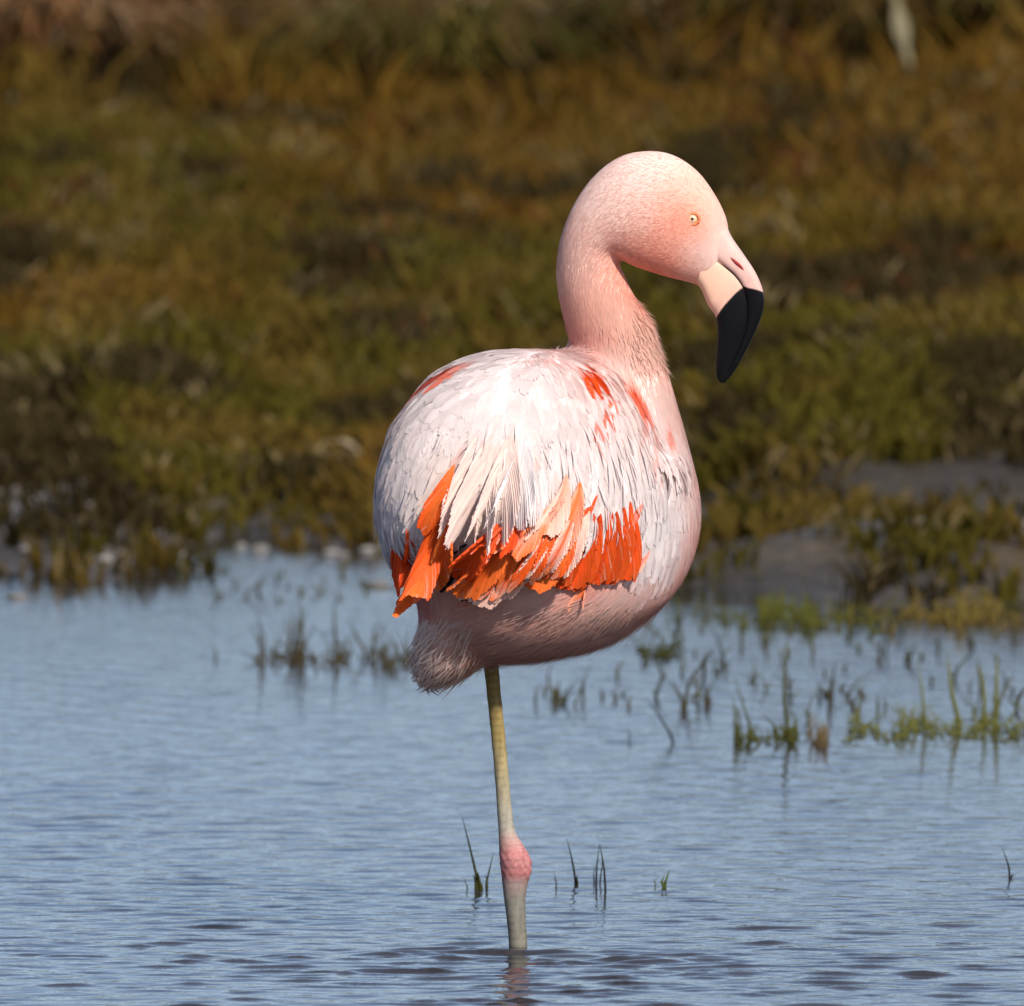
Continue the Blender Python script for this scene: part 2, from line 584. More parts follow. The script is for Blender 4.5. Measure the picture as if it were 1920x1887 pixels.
# anchors: photo u, v, reach, colour, flow du,dv, feather length (mm)
WH = (0.88, 0.785, 0.76)
ANCH = [
    (1215, 300, 45, (0.90, 0.670, 0.548), (-1, 0), 5), (1120, 340, 45, (0.89, 0.660, 0.548), (-.7, .7), 6), (1300, 340, 35, (0.91, 0.651, 0.498), (-.8, -.6), 4),
    (1058, 470, 40, (0.89, 0.623, 0.506), (0, 1), 9), (1200, 395, 50, (0.88, 0.605, 0.473), (-1, .15), 5), (1140, 440, 40, (0.88, 0.577, 0.448), (-.5, .8), 7),
    (1286, 402, 44, (0.80, 0.20, 0.075), (-1, 0), 3), (1258, 366, 22, (0.86, 0.428, 0.299), (-1, -.1), 3), (1335, 385, 25, (0.91, 0.632, 0.481), (-.6, -.8), 3),
    (1352, 428, 18, (0.86, 0.595, 0.481), (-.8, -.3), 2), (1190, 474, 38, (0.84, 0.28, 0.17), (-.8, .3), 6), (1250, 496, 40, (0.85, 0.32, 0.21), (-1, -.1), 5),
    (1300, 465, 26, (0.84, 0.558, 0.448), (-1, .1), 3), (1328, 478, 20, (0.82, 0.632, 0.523), (-1, 0), 2), (1300, 525, 22, (0.88, 0.539, 0.398), (-1, -.2), 4),
    (1110, 560, 45, (0.89, 0.549, 0.407), (.1, 1), 10), (1085, 640, 35, (0.87, 0.400, 0.299), (.1, 1), 11), (1180, 630, 40, (0.89, 0.567, 0.423), (.25, 1), 12),
    (1232, 640, 25, (0.91, 0.632, 0.481), (.35, 1), 13), (1200, 690, 30, (0.89, 0.577, 0.448), (.3, 1), 13), (1262, 760, 28, (0.89, 0.558, 0.440), (.25, 1), 16),
    (1302, 870, 26, (0.89, 0.530, 0.415), (.15, 1), 20), (1314, 960, 26, (0.88, 0.502, 0.390), (0, 1), 22), (1300, 1050, 30, (0.87, 0.437, 0.324), (-.25, 1), 24),
    (1262, 1115, 32, (0.86, 0.446, 0.332), (-.6, .8), 26),
    (900, 680, 40, WH, (-.8, .5), 26), (960, 690, 50, WH, (-.2, 1), 30), (800, 780, 55, WH, (-.5, .9), 32), (735, 880, 45, (.84, .77, .78), (-.15, 1), 34),
    (708, 960, 40, (.80, .75, .78), (.05, 1), 34), (735, 1050, 40, (.82, .74, .75), (.3, 1), 34), (1030, 700, 45, WH, (-.1, 1), 28), (880, 770, 50, WH, (-.3, 1), 32),
    (1010, 800, 60, WH, (-.05, 1), 34), (1100, 760, 55, (.87, .74, .71), (-.15, 1), 30), (1100, 860, 60, WH, (-.1, 1), 36), (1190, 850, 55, WH, (-.05, 1), 34),
    (1245, 900, 40, (.86, .79, .78), (-.05, 1), 32), (1180, 950, 45, WH, (-.3, 1), 36), (1240, 1000, 40, (.85, .76, .75), (-.25, 1), 32), (1150, 700, 35, (.88, .72, .68), (0, 1), 24),
    (1215, 770, 35, (.87, .73, .69), (.1, 1), 26), (890, 860, 42, (.89, .70, .56), (-.25, 1), 34), (900, 950, 40, (.90, .77, .64), (-.1, 1), 34),
    (960, 840, 40, (.89, .74, .66), (-.15, 1), 34), (820, 900, 45, WH, (-.3, 1), 34), (960, 920, 36, (.89, .79, .70), (-.3, 1), 34), (780, 990, 40, WH, (-.15, 1), 32),
    (1235, 1060, 34, (.82, .60, .56), (-.5, .9), 28), (1150, 1120, 50, (.84, .62, .55), (-.9, .45), 30), (1040, 1150, 60, (.82, .56, .49), (-1, .2), 32), (960, 1200, 50, (.80, .50, .42), (-1, .25), 32),
    (1100, 1200, 45, (.82, .52, .44), (-1, .2), 32), (860, 1150, 45, (.82, .52, .44), (-.5, 1), 32), (890, 1225, 30, (.80, .44, .30), (-.9, .6), 26), (800, 1180, 32, (.86, .70, .65), (-.15, 1), 34),
    (785, 1255, 34, (.88, .77, .72), (-.6, 1), 36),
    (1110, 1065, 26, (.74, .075, .015), (-.5, 1), 30), (1160, 1035, 26, (.74, .075, .015), (-.4, 1), 30), (950, 1050, 34, (.70, .09, .02), (-.7, 1), 30), (785, 1075, 22, (.72, .075, .015), (0, 1), 30),
]
AU = np.array([[q[0], q[1]] for q in ANCH], float)
AR = np.array([q[2] for q in ANCH], float)
AC = np.array([q[3] for q in ANCH])
AF = norm(np.array([q[4] for q in ANCH], float))
AL = np.array([q[5] for q in ANCH], float)
AC[:25] = AC[:25] * np.array([0.96, 0.955, 1.03])


def field(p):
    out_c, out_f, out_l = [], [], []
    for s in range(0, len(p), 20000):
        u, v = UV(p[s:s + 20000])
        d2 = (u[:, None] - AU[None, :, 0]) ** 2 + (v[:, None] - AU[None, :, 1]) ** 2
        wgt = np.exp(-d2 / (2 * AR ** 2)) + 1e-6 / (1 + d2 / 4e3) ** 2
        wgt /= wgt.sum(1, keepdims=True)
        out_c.append(wgt @ AC)
        out_f.append(wgt @ AF)
        out_l.append(wgt @ AL)
    return np.concatenate(out_c), np.concatenate(out_f), np.concatenate(out_l)


ORANGE = np.array([0.86, 0.110, 0.014])
DEEP = np.array([0.82, 0.080, 0.012])
# orange covert patches: u, v, half length, half width, angle (deg from vertical, + leans right at the top), strength
SPOTS = [(1102, 700, 26, 15, -55, 1), (1112, 714, 20, 12, -10, 1), (1193, 742, 46, 11, -22, .85), (1178, 728, 24, 8, -35, .6), (1131, 778, 34, 8, 32, .8), (1145, 750, 16, 8, 0, .8),
         (1246, 790, 30, 7, -5, .55), (1205, 800, 40, 6, 8, .3), (842, 700, 60, 7, 66, .8), (775, 738, 45, 6, 48, .75), (716, 835, 30, 5, 18, .55), (870, 845, 30, 14, 60, .18),
         (1225, 850, 40, 6, 5, .25), (1020, 672, 24, 6, 85, .25), (1282, 760, 30, 5, -18, .3)]


def spots(p, col):
    u, v = UV(p)
    col = col.copy()
    for su, sv, hl, hw, ang, st in SPOTS:
        c, s = math.cos(math.radians(ang)), math.sin(math.radians(ang))
        du, dv = u - su, v - sv
        al = (-dv * c + du * s) / hl
        ac = (du * c + dv * s) / hw
        k = np.clip(1.35 - (al ** 2 + ac ** 2), 0, 1) * st
        col = col * (1 - k[:, None]) + ORANGE * k[:, None]
    return col


LEGU = np.array([[1225, .20, .135, .045], [1300, .22, .155, .055], [1380, .28, .20, .075], [1450, .36, .29, .16], [1520, .36, .32, .24], [1555, .36, .32, .26], [1580, .44, .25, .22], [1600, .46, .16, .15],
                 [1640, .42, .135, .13], [1656, .32, .22, .20], [1690, .22, .205, .17], [1780, .18, .165, .13], [2200, .15, .13, .1]])
bc, _, _ = field(bv)
bc = spots(bv, bc)
bu, bvv = UV(bv)
lege = np.stack([np.interp(bvv, LEGU[:, 0], LEGU[:, k]) for k in (1, 2, 3)], -1)
_nz = fnoise(bu * 0.09, bvv * 0.09, 15, 2)
sc_ = 0.5 + 0.5 * np.sin(bvv * 0.55 + 5 * _nz) * np.sin(bu * 0.5 + 4 * _nz + 0.25 * bvv)
jn = np.clip(1 - np.abs(bvv - 1618) / 46, 0, 1)
lege = lege * (1 - 0.25 * (jn * sc_)[:, None]) + (jn * (1 - sc_) * 0.10)[:, None]
lege *= (1 - 0.22 * (np.sin(bvv * 0.9 + 2 * fnoise(bu * .2, bvv * .02, 3, 2)) > 0.75))[:, None]
lege *= (0.72 + 0.56 * fnoise(bu * 0.16, bvv * 0.035, 5, 3))[:, None]
isleg = (bvv > 1243) & (np.abs(bu - np.interp(bvv, lc[:, 1], lc[:, 0])) < 46) & (np.abs(bv[:, 1]) < 0.02) & ((bu > 903) | (bvv > 1300))
bc = np.where(isleg[:, None], lege, bc * 0.97)
# horny scales raised on the ankle joint
bv_s = bv + bn * (isleg * jn * (sc_ - 0.5) * 0.0011)[:, None]
body = mesh_obj("body", bv_s, bq if (bq[:, 2] != bq[:, 3]).all() else bq[bq[:, 2] != bq[:, 3]], M_SKIN, FL, bc)
shift(body, FL.location)

# --- plumage
fn = np.cross(bv[bq[:, 2]] - bv[bq[:, 0]], bv[bq[:, 3]] - bv[bq[:, 1]]) * 0.5
fa = np.linalg.norm(fn, axis=1)
fc = bv[bq].mean(1)
fn = norm(fn)
fu, fv = UV(fc)
fleg = (fv > 1238) & (fu > 900) & (fu < 1010)
fbill = (fu > 1340) & (fv > 440) & (fv < 620)
fok = ~(fleg | fbill | (fv > 1320))


def sample(prob, count):
    p = fa * fok * prob
    idx = rng.choice(len(fa), count, p=p / p.sum())
    r = rng.random((count, 2))
    q = bq[idx]
    pos = (bv[q[:, 0]] * ((1 - r[:, :1]) * (1 - r[:, 1:])) + bv[q[:, 1]] * (r[:, :1] * (1 - r[:, 1:])) + bv[q[:, 2]] * (r[:, :1] * r[:, 1:]) + bv[q[:, 3]] * ((1 - r[:, :1]) * r[:, 1:]))
    return pos, fn[idx]


def trace(pos, nor, flow2, length, K, lift0, lift1, snap=0.75):
    """walk strands over the body; returns pts, normals (N,K,3)"""
    N = len(pos)
    d3 = np.stack([flow2[:, 0], -0.25 * np.abs(flow2[:, 1]) * 0 + np.zeros(N), -flow2[:, 1]], -1)
    pts, nrs = np.empty((N, K, 3)), np.empty((N, K, 3))
    base, nr = pos.copy(), nor.copy()
    d = norm(d3 - (d3 * nr).sum(1, keepdims=True) * nr)
    step = length / (K - 1)
    fnr = BVH.find_nearest
    for k in range(K):
        t = k / (K - 1)
        pts[:, k] = base + nr * (lift0 + (lift1 - lift0) * t)[:, None]
        nrs[:, k] = nr
        if k == K - 1:
            break
        cand = base + d * step[:, None]
        for i in range(N):
            c, nn, _, _ = fnr(cand[i])
            off = cand[i] - c
            h = off @ nn
            if h < 0:
                base[i] = c
            else:
                base[i] = cand[i] - off * snap
            nr[i] = nn
        nr = norm(0.6 * nr + 0.4 * nrs[:, k])
        d = norm(d - (d * nr).sum(1, keepdims=True) * nr * 0.9)
    return pts, nrs


def grounded(pts, lim=0.0045):
    return np.array([BVH.find_nearest(Vector(p))[3] < lim for p in pts[:, -1]])


def part_of(v, u):
    return np.where((v < 655) & (u > 1035), 0, np.where((v > 1085), 2, 1))


face = norm(np.array([[0, -1, 0.15]]))
vis = np.clip((fn * face).sum(1) + 0.35, 0.06, 1)

# fine contour feathers on head, neck, breast, belly
bag = {0: Bag(), 1: Bag(), 2: Bag()}
neckz = ((fv < 665) & (fu > 1035)) * 2.6 + ((fu > 1225) & (fv > 640)) * 1.3 + (fv > 1070) * 1.6 + ((fv > 1180) & (fu < 905)) * 2.5 + 0.5
neckz = neckz * np.where((fv > 690) & (fv < 1050) & (fu < np.clip(1165 + (fv - 690) * .55, 1165, 1255)), 0.04, 1)
neckz = neckz * np.where(((fu > 985) & (fu < 1215) & (fv > 955) & (fv < 1090)) | ((fu > 740) & (fu < 990) & (fv > 1000) & (fv < 1090)), 0.05, 1)
pos, nor = sample(neckz * vis, 56000)
c, f, L = field(pos + rng.normal(0, 0.0022, pos.shape))
c = spots(pos, c)
f = f + rng.normal(0, 0.13, f.shape)
u, v = UV(pos)
L = L * 0.001 * (0.65 + 0.7 * rng.random(len(L)))
zone = part_of(v, u)
l1 = np.clip(L * 0.10, 0.0004, 0.0028) * (0.3 + 1.0 * rng.random(len(L)) ** 2) * np.where(v > 1160, 2.2, np.where(v < 540, 0.32, np.where((v > 675) & (v < 1060) & (u < 1292), 0.2, 0.45)))
pts, nrs = trace(pos, nor, f, L, 4, np.full(len(L), -0.0002), l1, 0.8)
c = c * (1 + rng.normal(0, 0.02, (len(c), 1))) + rng.normal(0, 0.005, c.shape)
wid = np.clip(L * 0.075, 0.0006, 0.0017)[:, None] * np.array([0.9, 1.0, 0.75, 0.18])
gk = grounded(pts, 0.007)
for z in (0, 1, 2):
    m_ = (zone == z) & gk
    if m_.sum():
        bag[z].add(*ribbons(pts[m_], nrs[m_], wid[m_], np.repeat(c[m_][:, None], 4, 1)))


def loose(prob, count, lmin, lmax, lift, flow, snap, wid0, jit=0.22, zone_=1, tint=None):
    """long free-hanging filaments"""
    pos, nor = sample(prob * (vis > 0.2), count)
    c, f, _ = field(pos)
    c = spots(pos, c)
    if tint is not None:
        c = c * .35 + np.asarray(tint) * .65
    if flow is not None:
        f = f * .3 + np.asarray(flow)
    f = norm(f + rng.normal(0, jit, f.shape))
    L = rng.uniform(lmin, lmax, count)
    pts, nrs = trace(pos, nor, f, L, 6, np.full(count, -0.0004), lift * (.2 + rng.random(count)), snap)
    bend = rng.normal(0, 0.10, (count, 1, 3)) * (np.linspace(0, 1, 6) ** 2)[None, :, None] * L[:, None, None]
    pts = pts + bend
    c = c * (1 + rng.normal(0, 0.04, (count, 1)))
    wid = np.full((count, 1), wid0) * np.array([.8, 1, 1, .8, .55, .15])
    bag[zone_].add(*ribbons(pts, nrs, wid, np.repeat(c[:, None], 6, 1)))


# thigh tuft, ragged nape, belly wisps
loose(((fv > 1150) & (fu < 905)) * 1.0, 2200, .018, .044, .005, (-.7, 1.0), .3, .0022, .16, 2, (.88, .76, .70))
loose(((fv > 1120) & (fv < 1235) & (fu > 905)) * 1.0, 2500, .02, .04, .005, None, .5, .0011, .2, 2)
loose(((fv > 555) & (fv < 690) & (fu > 1180)) * 1.0, 500, .007, .014, .0034, (.5, .8), .4, .0009, .3, 0)
loose(((fv > 600) & (fv < 660) & (fu > 1040)) * 1.0, 400, .008, .016, .0014, None, .5, .0009, .3, 0)
# silky streamers hanging over the wing edge and the rump
wedge = ((fv > 760) & (fv < 945) & (fu > 990) & (fu < 1225)) | ((fv > 860) & (fv < 1010) & (fu < 840)) | ((fv > 760) & (fv < 950) & (fu > 835) & (fu < 1000))
loose(wedge * 1.0, 900, .028, .048, .0003, None, .95, .0026, .05, 1)


# vaned covert feathers on wings, back and rump
def poisson(pos, nor, rad):
    keep, cell = [], {}
    inv = 1 / rad
    for i, p in enumerate(pos):
        k = (int(math.floor(p[0] * inv)), int(math.floor(p[1] * inv)), int(math.floor(p[2] * inv)))
        ok = True
        for a_ in (-1, 0, 1):
            for b_ in (-1, 0, 1):
                for c_ in (-1, 0, 1):
                    for j in cell.get((k[0] + a_, k[1] + b_, k[2] + c_), ()):
                        if ((pos[j] - p) ** 2).sum() < rad * rad:
                            ok = False
                            break
        if ok:
            cell.setdefault(k, []).append(i)
            keep.append(i)
    return pos[keep], nor[keep]


def vanes(pos, nor, c, f, L, halfw, nb, lift, K=6, fray=0.10):
    """barbed vanes; returns ribbons"""
    N = len(pos)
    pts, nrs = trace(pos, nor, f, L, K, np.full(N, -0.0006), lift, 0.7)
    k_ = grounded(pts)
    pts, nrs, c, L, halfw = pts[k_], nrs[k_], c[k_], L[k_], halfw[k_]
    N = len(pts)
    out = Bag()
    tan = norm(np.gradient(pts, axis=1))
    side = norm(np.cross(tan, nrs))
    T = np.linspace(0.06, 0.93, nb)
    for sgn in (-1, 1):
        tt = np.clip(T[None, :] + rng.normal(0, 0.012, (N, nb)), 0.02, 0.97)
        x = tt * (K - 1)
        i0 = np.minimum(x.astype(int), K - 2)
        fr = (x - i0)[..., None]
        ar = np.arange(N)[:, None]
        S = pts[ar, i0] * (1 - fr) + pts[ar, i0 + 1] * fr
        tg = norm(tan[ar, i0] * (1 - fr) + tan[ar, i0 + 1] * fr)
        sd_ = norm(side[ar, i0] * (1 - fr) + side[ar, i0 + 1] * fr) * sgn
        nn = norm(nrs[ar, i0] * (1 - fr) + nrs[ar, i0 + 1] * fr)
        prof = np.sin(np.clip(tt, 0, 1) ** 0.8 * math.pi * 0.80 + 0.45) * (1 + rng.normal(0, fray, tt.shape))
        hw = halfw[:, None] * np.clip(prof, 0.12, 1.2)
        fwd = (L / nb)[:, None] * 2.2 + hw * 1.8
        B = np.stack([S, S + sd_ * (hw * 0.62)[..., None] + tg * (fwd * 0.42)[..., None] - nn * (((fwd * .42) ** 2 + (hw * .62) ** 2) / 0.24)[..., None],
                      S + sd_ * hw[..., None] + tg * fwd[..., None] - nn * ((fwd ** 2 + hw ** 2) / 0.24 + 0.0002)[..., None]], 2)
        B = B.reshape(N * nb, 3, 3)
        NN = np.repeat((nn + 0.18 * sd_).reshape(N * nb, 1, 3), 3, 1)
        wd = np.repeat((L / nb * 1.5)[:, None], nb, 1).reshape(-1)[:, None] * np.array([1.0, 1.0, 0.35])
        cc = spots(S.reshape(-1, 3), np.repeat(c, nb, 0)).reshape(N, nb, 3) * (1 + rng.normal(0, 0.022, (N, nb, 1)))
        cc = np.repeat(cc.reshape(-1, 1, 3), 3, 1)
        out.add(*ribbons(B, NN, wd, cc))
    return out


wing = ((fv > 650) & (fv < 1045) & (fu < 1300) & ~((fu > 985) & (fu < 1215) & (fv > 945)) & ~((fu > 840) & (fu < 990) & (fv > 985))) * 1.0
pos, nor = sample(wing * vis, 9000)
u, v = UV(pos)
top_back = ((v < 680) & (u > 1030)) | (u > 1275) | ((v < 790) & (u > 1165 + (v - 690) * .55))
pos, nor = poisson(pos[~top_back], nor[~top_back], 0.0092)
c, f, L = field(pos)
f = f + rng.normal(0, 0.10, f.shape)
N = len(pos)
L = L * 0.00125 * (0.8 + 0.5 * rng.random(N))
c = c * (1 + rng.normal(0, 0.025, (N, 1)))
hw = np.clip(L * 0.25, 0.004, 0.0125)
vb = vanes(pos, nor, c, f, L, hw, 24, 0.0003 + 0.0007 * rng.random(N), 6, 0.06)
for vv, qq, cc, nn_ in zip(vb.v, [q - o for q, o in zip(vb.q, np.cumsum([0] + [len(x) for x in vb.v[:-1]]))], vb.c, vb.nr):
    bag[1].add(vv, qq, cc, nn_)
for z, nm in ((0, "neck_plumage"), (1, "wing_plumage"), (2, "belly_plumage")):
    o = bag[z].build(nm, M_FEATHER, FL, soft=True)
    shift(o, FL.location)
    tag(o, kind="stuff")


# --- large flight, tail and scapular feathers, each its own part
def hit(u, v):
    o = Vector((0, -CAM_D, CAM_H))
    q = Vector(P(u, v, 1.0)) - o
    h = BVH.ray_cast(o, q.normalized())
    return None if h[0] is None else h[0].y


def feather(name, ctrl, halfw, c0, c1, ctip, off=(8, 14, 20), nb=34, curl=0.12, asym=0.5, label=None, tipk=0.78):
    """ctrl: 3 photo points base, middle, tip; off: how far (px) it stands off the body toward the viewer"""
    nb = int(nb * 1.7)
    ys = []
    for (u, v), o in zip(ctrl, off):
        h = hit(u, v)
        ys.append(None if h is None else h - o * PX)
    known = [y for y in ys if y is not None]
    ys = [y if y is not None else known[0] - 0.01 for y in ys]
    pp = np.array([P(u, v, y) for (u, v), y in zip(ctrl, ys)])
    t = np.linspace(0, 1, 24)[:, None]
    b1 = 2 * pp[1] - 0.5 * pp[0] - 0.5 * pp[2]
    path = (1 - t) ** 2 * pp[0] + 2 * t * (1 - t) * b1 + t ** 2 * pp[2]
    tan = norm(np.gradient(path, axis=0))
    view = norm(np.array([[0.12, -1.0, 0.25]]))
    side = norm(np.cross(tan, view))
    nn = np.cross(side, tan)
    nn = nn * np.sign((nn * view).sum(1, keepdims=True))
    Ln = np.linalg.norm(np.diff(path, axis=0), axis=1).sum()
    bag_ = Bag()
    tb = np.linspace(0.02, 0.965, nb)
    for sgn in (-1, 1):
        tt = np.clip(tb + rng.normal(0, 0.006, nb), 0.01, 0.98)
        x = tt * 23
        i0 = np.minimum(x.astype(int), 22)
        fr = (x - i0)[:, None]
        S = path[i0] * (1 - fr) + path[i0 + 1] * fr
        tg, sd_, n_ = tan[i0], side[i0] * sgn, nn[i0]
        wv = halfw * PX * (1 + 0.35 * asym * sgn)
        prof = np.clip(np.minimum((tt * 4.0) ** 0.6, 1) * (1 - np.clip((tt - 0.5) / 0.5, 0, 1) ** 1.6 * 0.93), 0.06, 1) * (1 + rng.normal(0, 0.025, nb))
        hw_ = wv * prof
        # splits between barb groups
        grp = np.sin(tt * 23 + sgn + halfw) * 0.05
        fwd = hw_ * (3.0 + 3 * grp) * (1 - 0.5 * np.clip((tt - .6) / .4, 0, 1)) + Ln / nb * 0.6
        k4 = []
        for s_, e_ in ((0, 0), (.36, .26), (.72, .62), (1, 1)):
            k4.append(S + sd_ * (hw_ * s_)[:, None] + tg * (fwd * e_)[:, None] - n_ * (hw_ * curl * s_ ** 2)[:, None])
        B = np.stack(k4, 1)
        NN = np.repeat((n_ + 0.25 * sd_ * curl)[:, None], 4, 1)
        wd = np.full((nb, 1), Ln / nb * 1.7) * np.array([1, 1, 1, .55])
        tcol = np.clip((tt - tipk) / (1 - tipk + 1e-6), 0, 1)[:, None, None]
        s4 = np.array([0, .36, .72, 1])[None, :, None]
        cb = np.asarray(c0) * (1 - s4) + np.asarray(c1) * s4
        cc = cb * (1 - tcol) + np.asarray(ctip) * tcol
        cc = cc * (1 + rng.normal(0, 0.09, (nb, 1, 1)))
        pm = (rng.random((nb, 1, 1)) < 0.10) * 0.35 * s4
        cc = cc * (1 - pm) + np.array([.88, .58, .46]) * pm
        bag_.add(*ribbons(B, NN, wd, cc))
    tv, tq = tube(path[:-1] + nn[:-1] * 0.0003, np.linspace(0.0007, 0.0002, 23), 5)
    bag_.add(tv, tq, np.asarray(c0) * 0.97, np.repeat(nn[:-1], 5, 0))
    o = bag_.build(name, M_FEATHER if name == "scapular_feather" else M_PLUME, FL, soft=True)
    shift(o, FL.location)
    if label:
        o["label"] = label
    return o


O, D = ORANGE, DEEP
r_ = lambda q: random.gauss(0, q)
O2 = np.array([0.88, 0.175, 0.032])
PK = np.array([0.85, 0.36, 0.24])
PP = np.array([0.84, 0.53, 0.44])
CR = np.array([0.89, 0.73, 0.67])
WHT = np.array([0.88, 0.81, 0.80])
BK = np.array([0.012, 0.010, 0.011])
# black primaries peeping out under the tail
feather("flight_feather", [(905, 1000), (868, 1018), (838, 1042)], 14, BK, BK, BK, (-4, 2, 6), label="black flight feather showing under the orange tail")
feather("flight_feather", [(862, 1060), (845, 1085), (826, 1112)], 7, BK, BK, BK, (20, 30, 26))
feather("flight_feather", [(925, 1050), (905, 1090), (880, 1128)], 15, BK, BK, BK, (6, 10, 12))
# left drooping tertials
feather("flight_feather", [(742, 985), (752, 1040), (768, 1100)], 19, D, D, D * .9, (4, 10, 10))
feather("flight_feather", [(765, 990), (772, 1045), (775, 1100)], 16, O, D, D, (4, 10, 12))
feather("tail_feather", [(838, 965), (828, 1045), (803, 1122)], 24, O, O2, PP, (28, 58, 62), tipk=.72)
feather("tail_feather", [(822, 950), (805, 1040), (778, 1118)], 27, O, O, O2, (34, 66, 70))
feather("tail_feather", [(852, 872), (826, 930), (796, 1005)], 17, O2 * .97, O, O, (34, 40, 40), nb=40)
feather("tail_feather", [(806, 985), (790, 1075), (737, 1160)], 16, O2, O, O2, (26, 66, 66), nb=44, label="long orange tail feather hanging lowest beside the thigh")
# central fan
feather("tail_feather", [(955, 965), (905, 1030), (850, 1085)], 24, O, D, O, (8, 44, 50))
feather("tail_feather", [(975, 960), (925, 1050), (853, 1118)], 27, O, O2, O2, (12, 54, 64), nb=42)
feather("tail_feather", [(1000, 985), (955, 1065), (885, 1130)], 28, O2, PP, PP, (14, 56, 62), nb=42, tipk=.6)
feather("tail_feather", [(1025, 990), (985, 1060), (925, 1122)], 22, PK, PP, PP, (14, 50, 50), tipk=.7)
feather("tail_feather", [(990, 935), (968, 975), (925, 1025)], 26, O, D, O2, (12, 26, 40))
feather("tail_feather", [(1030, 950), (1000, 995), (955, 1030)], 22, PK, O2, PK, (14, 30, 46))
feather("tail_feather", [(1062, 890), (1050, 940), (1015, 1000)], 24, PK, PP, O2, (12, 24, 40))
feather("tail_feather", [(1088, 905), (1072, 965), (1030, 1040)], 26, O2, PK, O, (10, 26, 44))
feather("tail_feather", [(1090, 960), (1050, 1040), (988, 1100)], 25, O2, O2, O, (16, 48, 52), nb=42)
feather("tail_feather", [(1105, 960), (1078, 1020), (1035, 1080)], 22, PP, PP, O2, (18, 44, 46))
for k_ in range(12):
    q_ = k_ / 11
    b_ = (955 + 130 * q_ + r_(8), 985 - 20 * q_ + r_(14))
    t_ = (862 + 175 * q_ + r_(10), 1128 - 40 * q_ + r_(8))
    m__ = ((b_[0] + t_[0]) / 2 + 8 + r_(4), (b_[1] + t_[1]) / 2 + 6)
    cc_ = [O, O2, PK, O, PP][k_ % 5]
    feather("tail_feather", [b_, m__, t_], 9 + 5 * random.random(), cc_, [O2, PP, O][k_ % 3], [PP, O2, PK][k_ % 3], (16, 58 + 6 * (k_ % 3), 60 + 5 * (k_ % 3)), nb=34, tipk=.7)
# dark orange secondaries under the wing
for k_ in range(13):
    q_ = k_ / 12
    b_ = (1085 + 108 * q_ + r_ (4), 985 - 28 * math.sin(q_ * 2.6) + r_(8))
    t_ = (1035 + 148 * q_ + r_(5), 1102 - 22 * q_ ** 3 + r_(5))
    m__ = ((b_[0] + t_[0]) / 2 + 6, (b_[1] + t_[1]) / 2)
    cc_ = D * (0.85 + .3 * random.random())
    feather("flight_feather", [b_, m__, t_], 17 + 6 * random.random(), cc_, O * .85 * (0.8 + .3 * random.random()), cc_, (4 + (k_ * 5) % 7, 12 + (k_ * 5) % 7, 10 + (k_ * 3) % 6), nb=36)
feather("flight_feather", [(1218, 1035), (1198, 1062), (1172, 1088)], 9, np.array([.8, .25, .2]), PK, PK, (4, 10, 10))
feather("flight_feather", [(1100, 1095), (1094, 1108), (1090, 1124)], 13, O2, PK, PP, (2, 6, 6))
feather("flight_feather", [(1120, 930), (1106, 952), (1092, 972)], 9, D, D, D, (10, 12, 14))
feather("flight_feather", [(1205, 945), (1195, 965), (1184, 985)], 7, np.array([.8, .25, .2]), D, D, (8, 10, 12))
# cream and white scapulars lying over the fan
for b_, m__, t_, w_, c_ in [((905, 800), (880, 900), (868, 998), 28, CR), ((930, 790), (905, 900), (885, 1000), 34, CR), ((960, 800), (945, 890), (915, 985), 32, CR),
                            ((985, 810), (975, 880), (948, 962), 30, WHT), ((1010, 820), (1000, 890), (978, 940), 26, WHT),
                            ((1040, 830), (1022, 900), (1000, 968), 11, WHT), ((1120, 850), (1110, 905), (1095, 955), 9, WHT)]:
    feather("scapular_feather", [b_, m__, t_], w_ * 1.2, c_, c_ * .99, WHT, (-3, 5, 9), nb=78, curl=0.22, asym=.1)

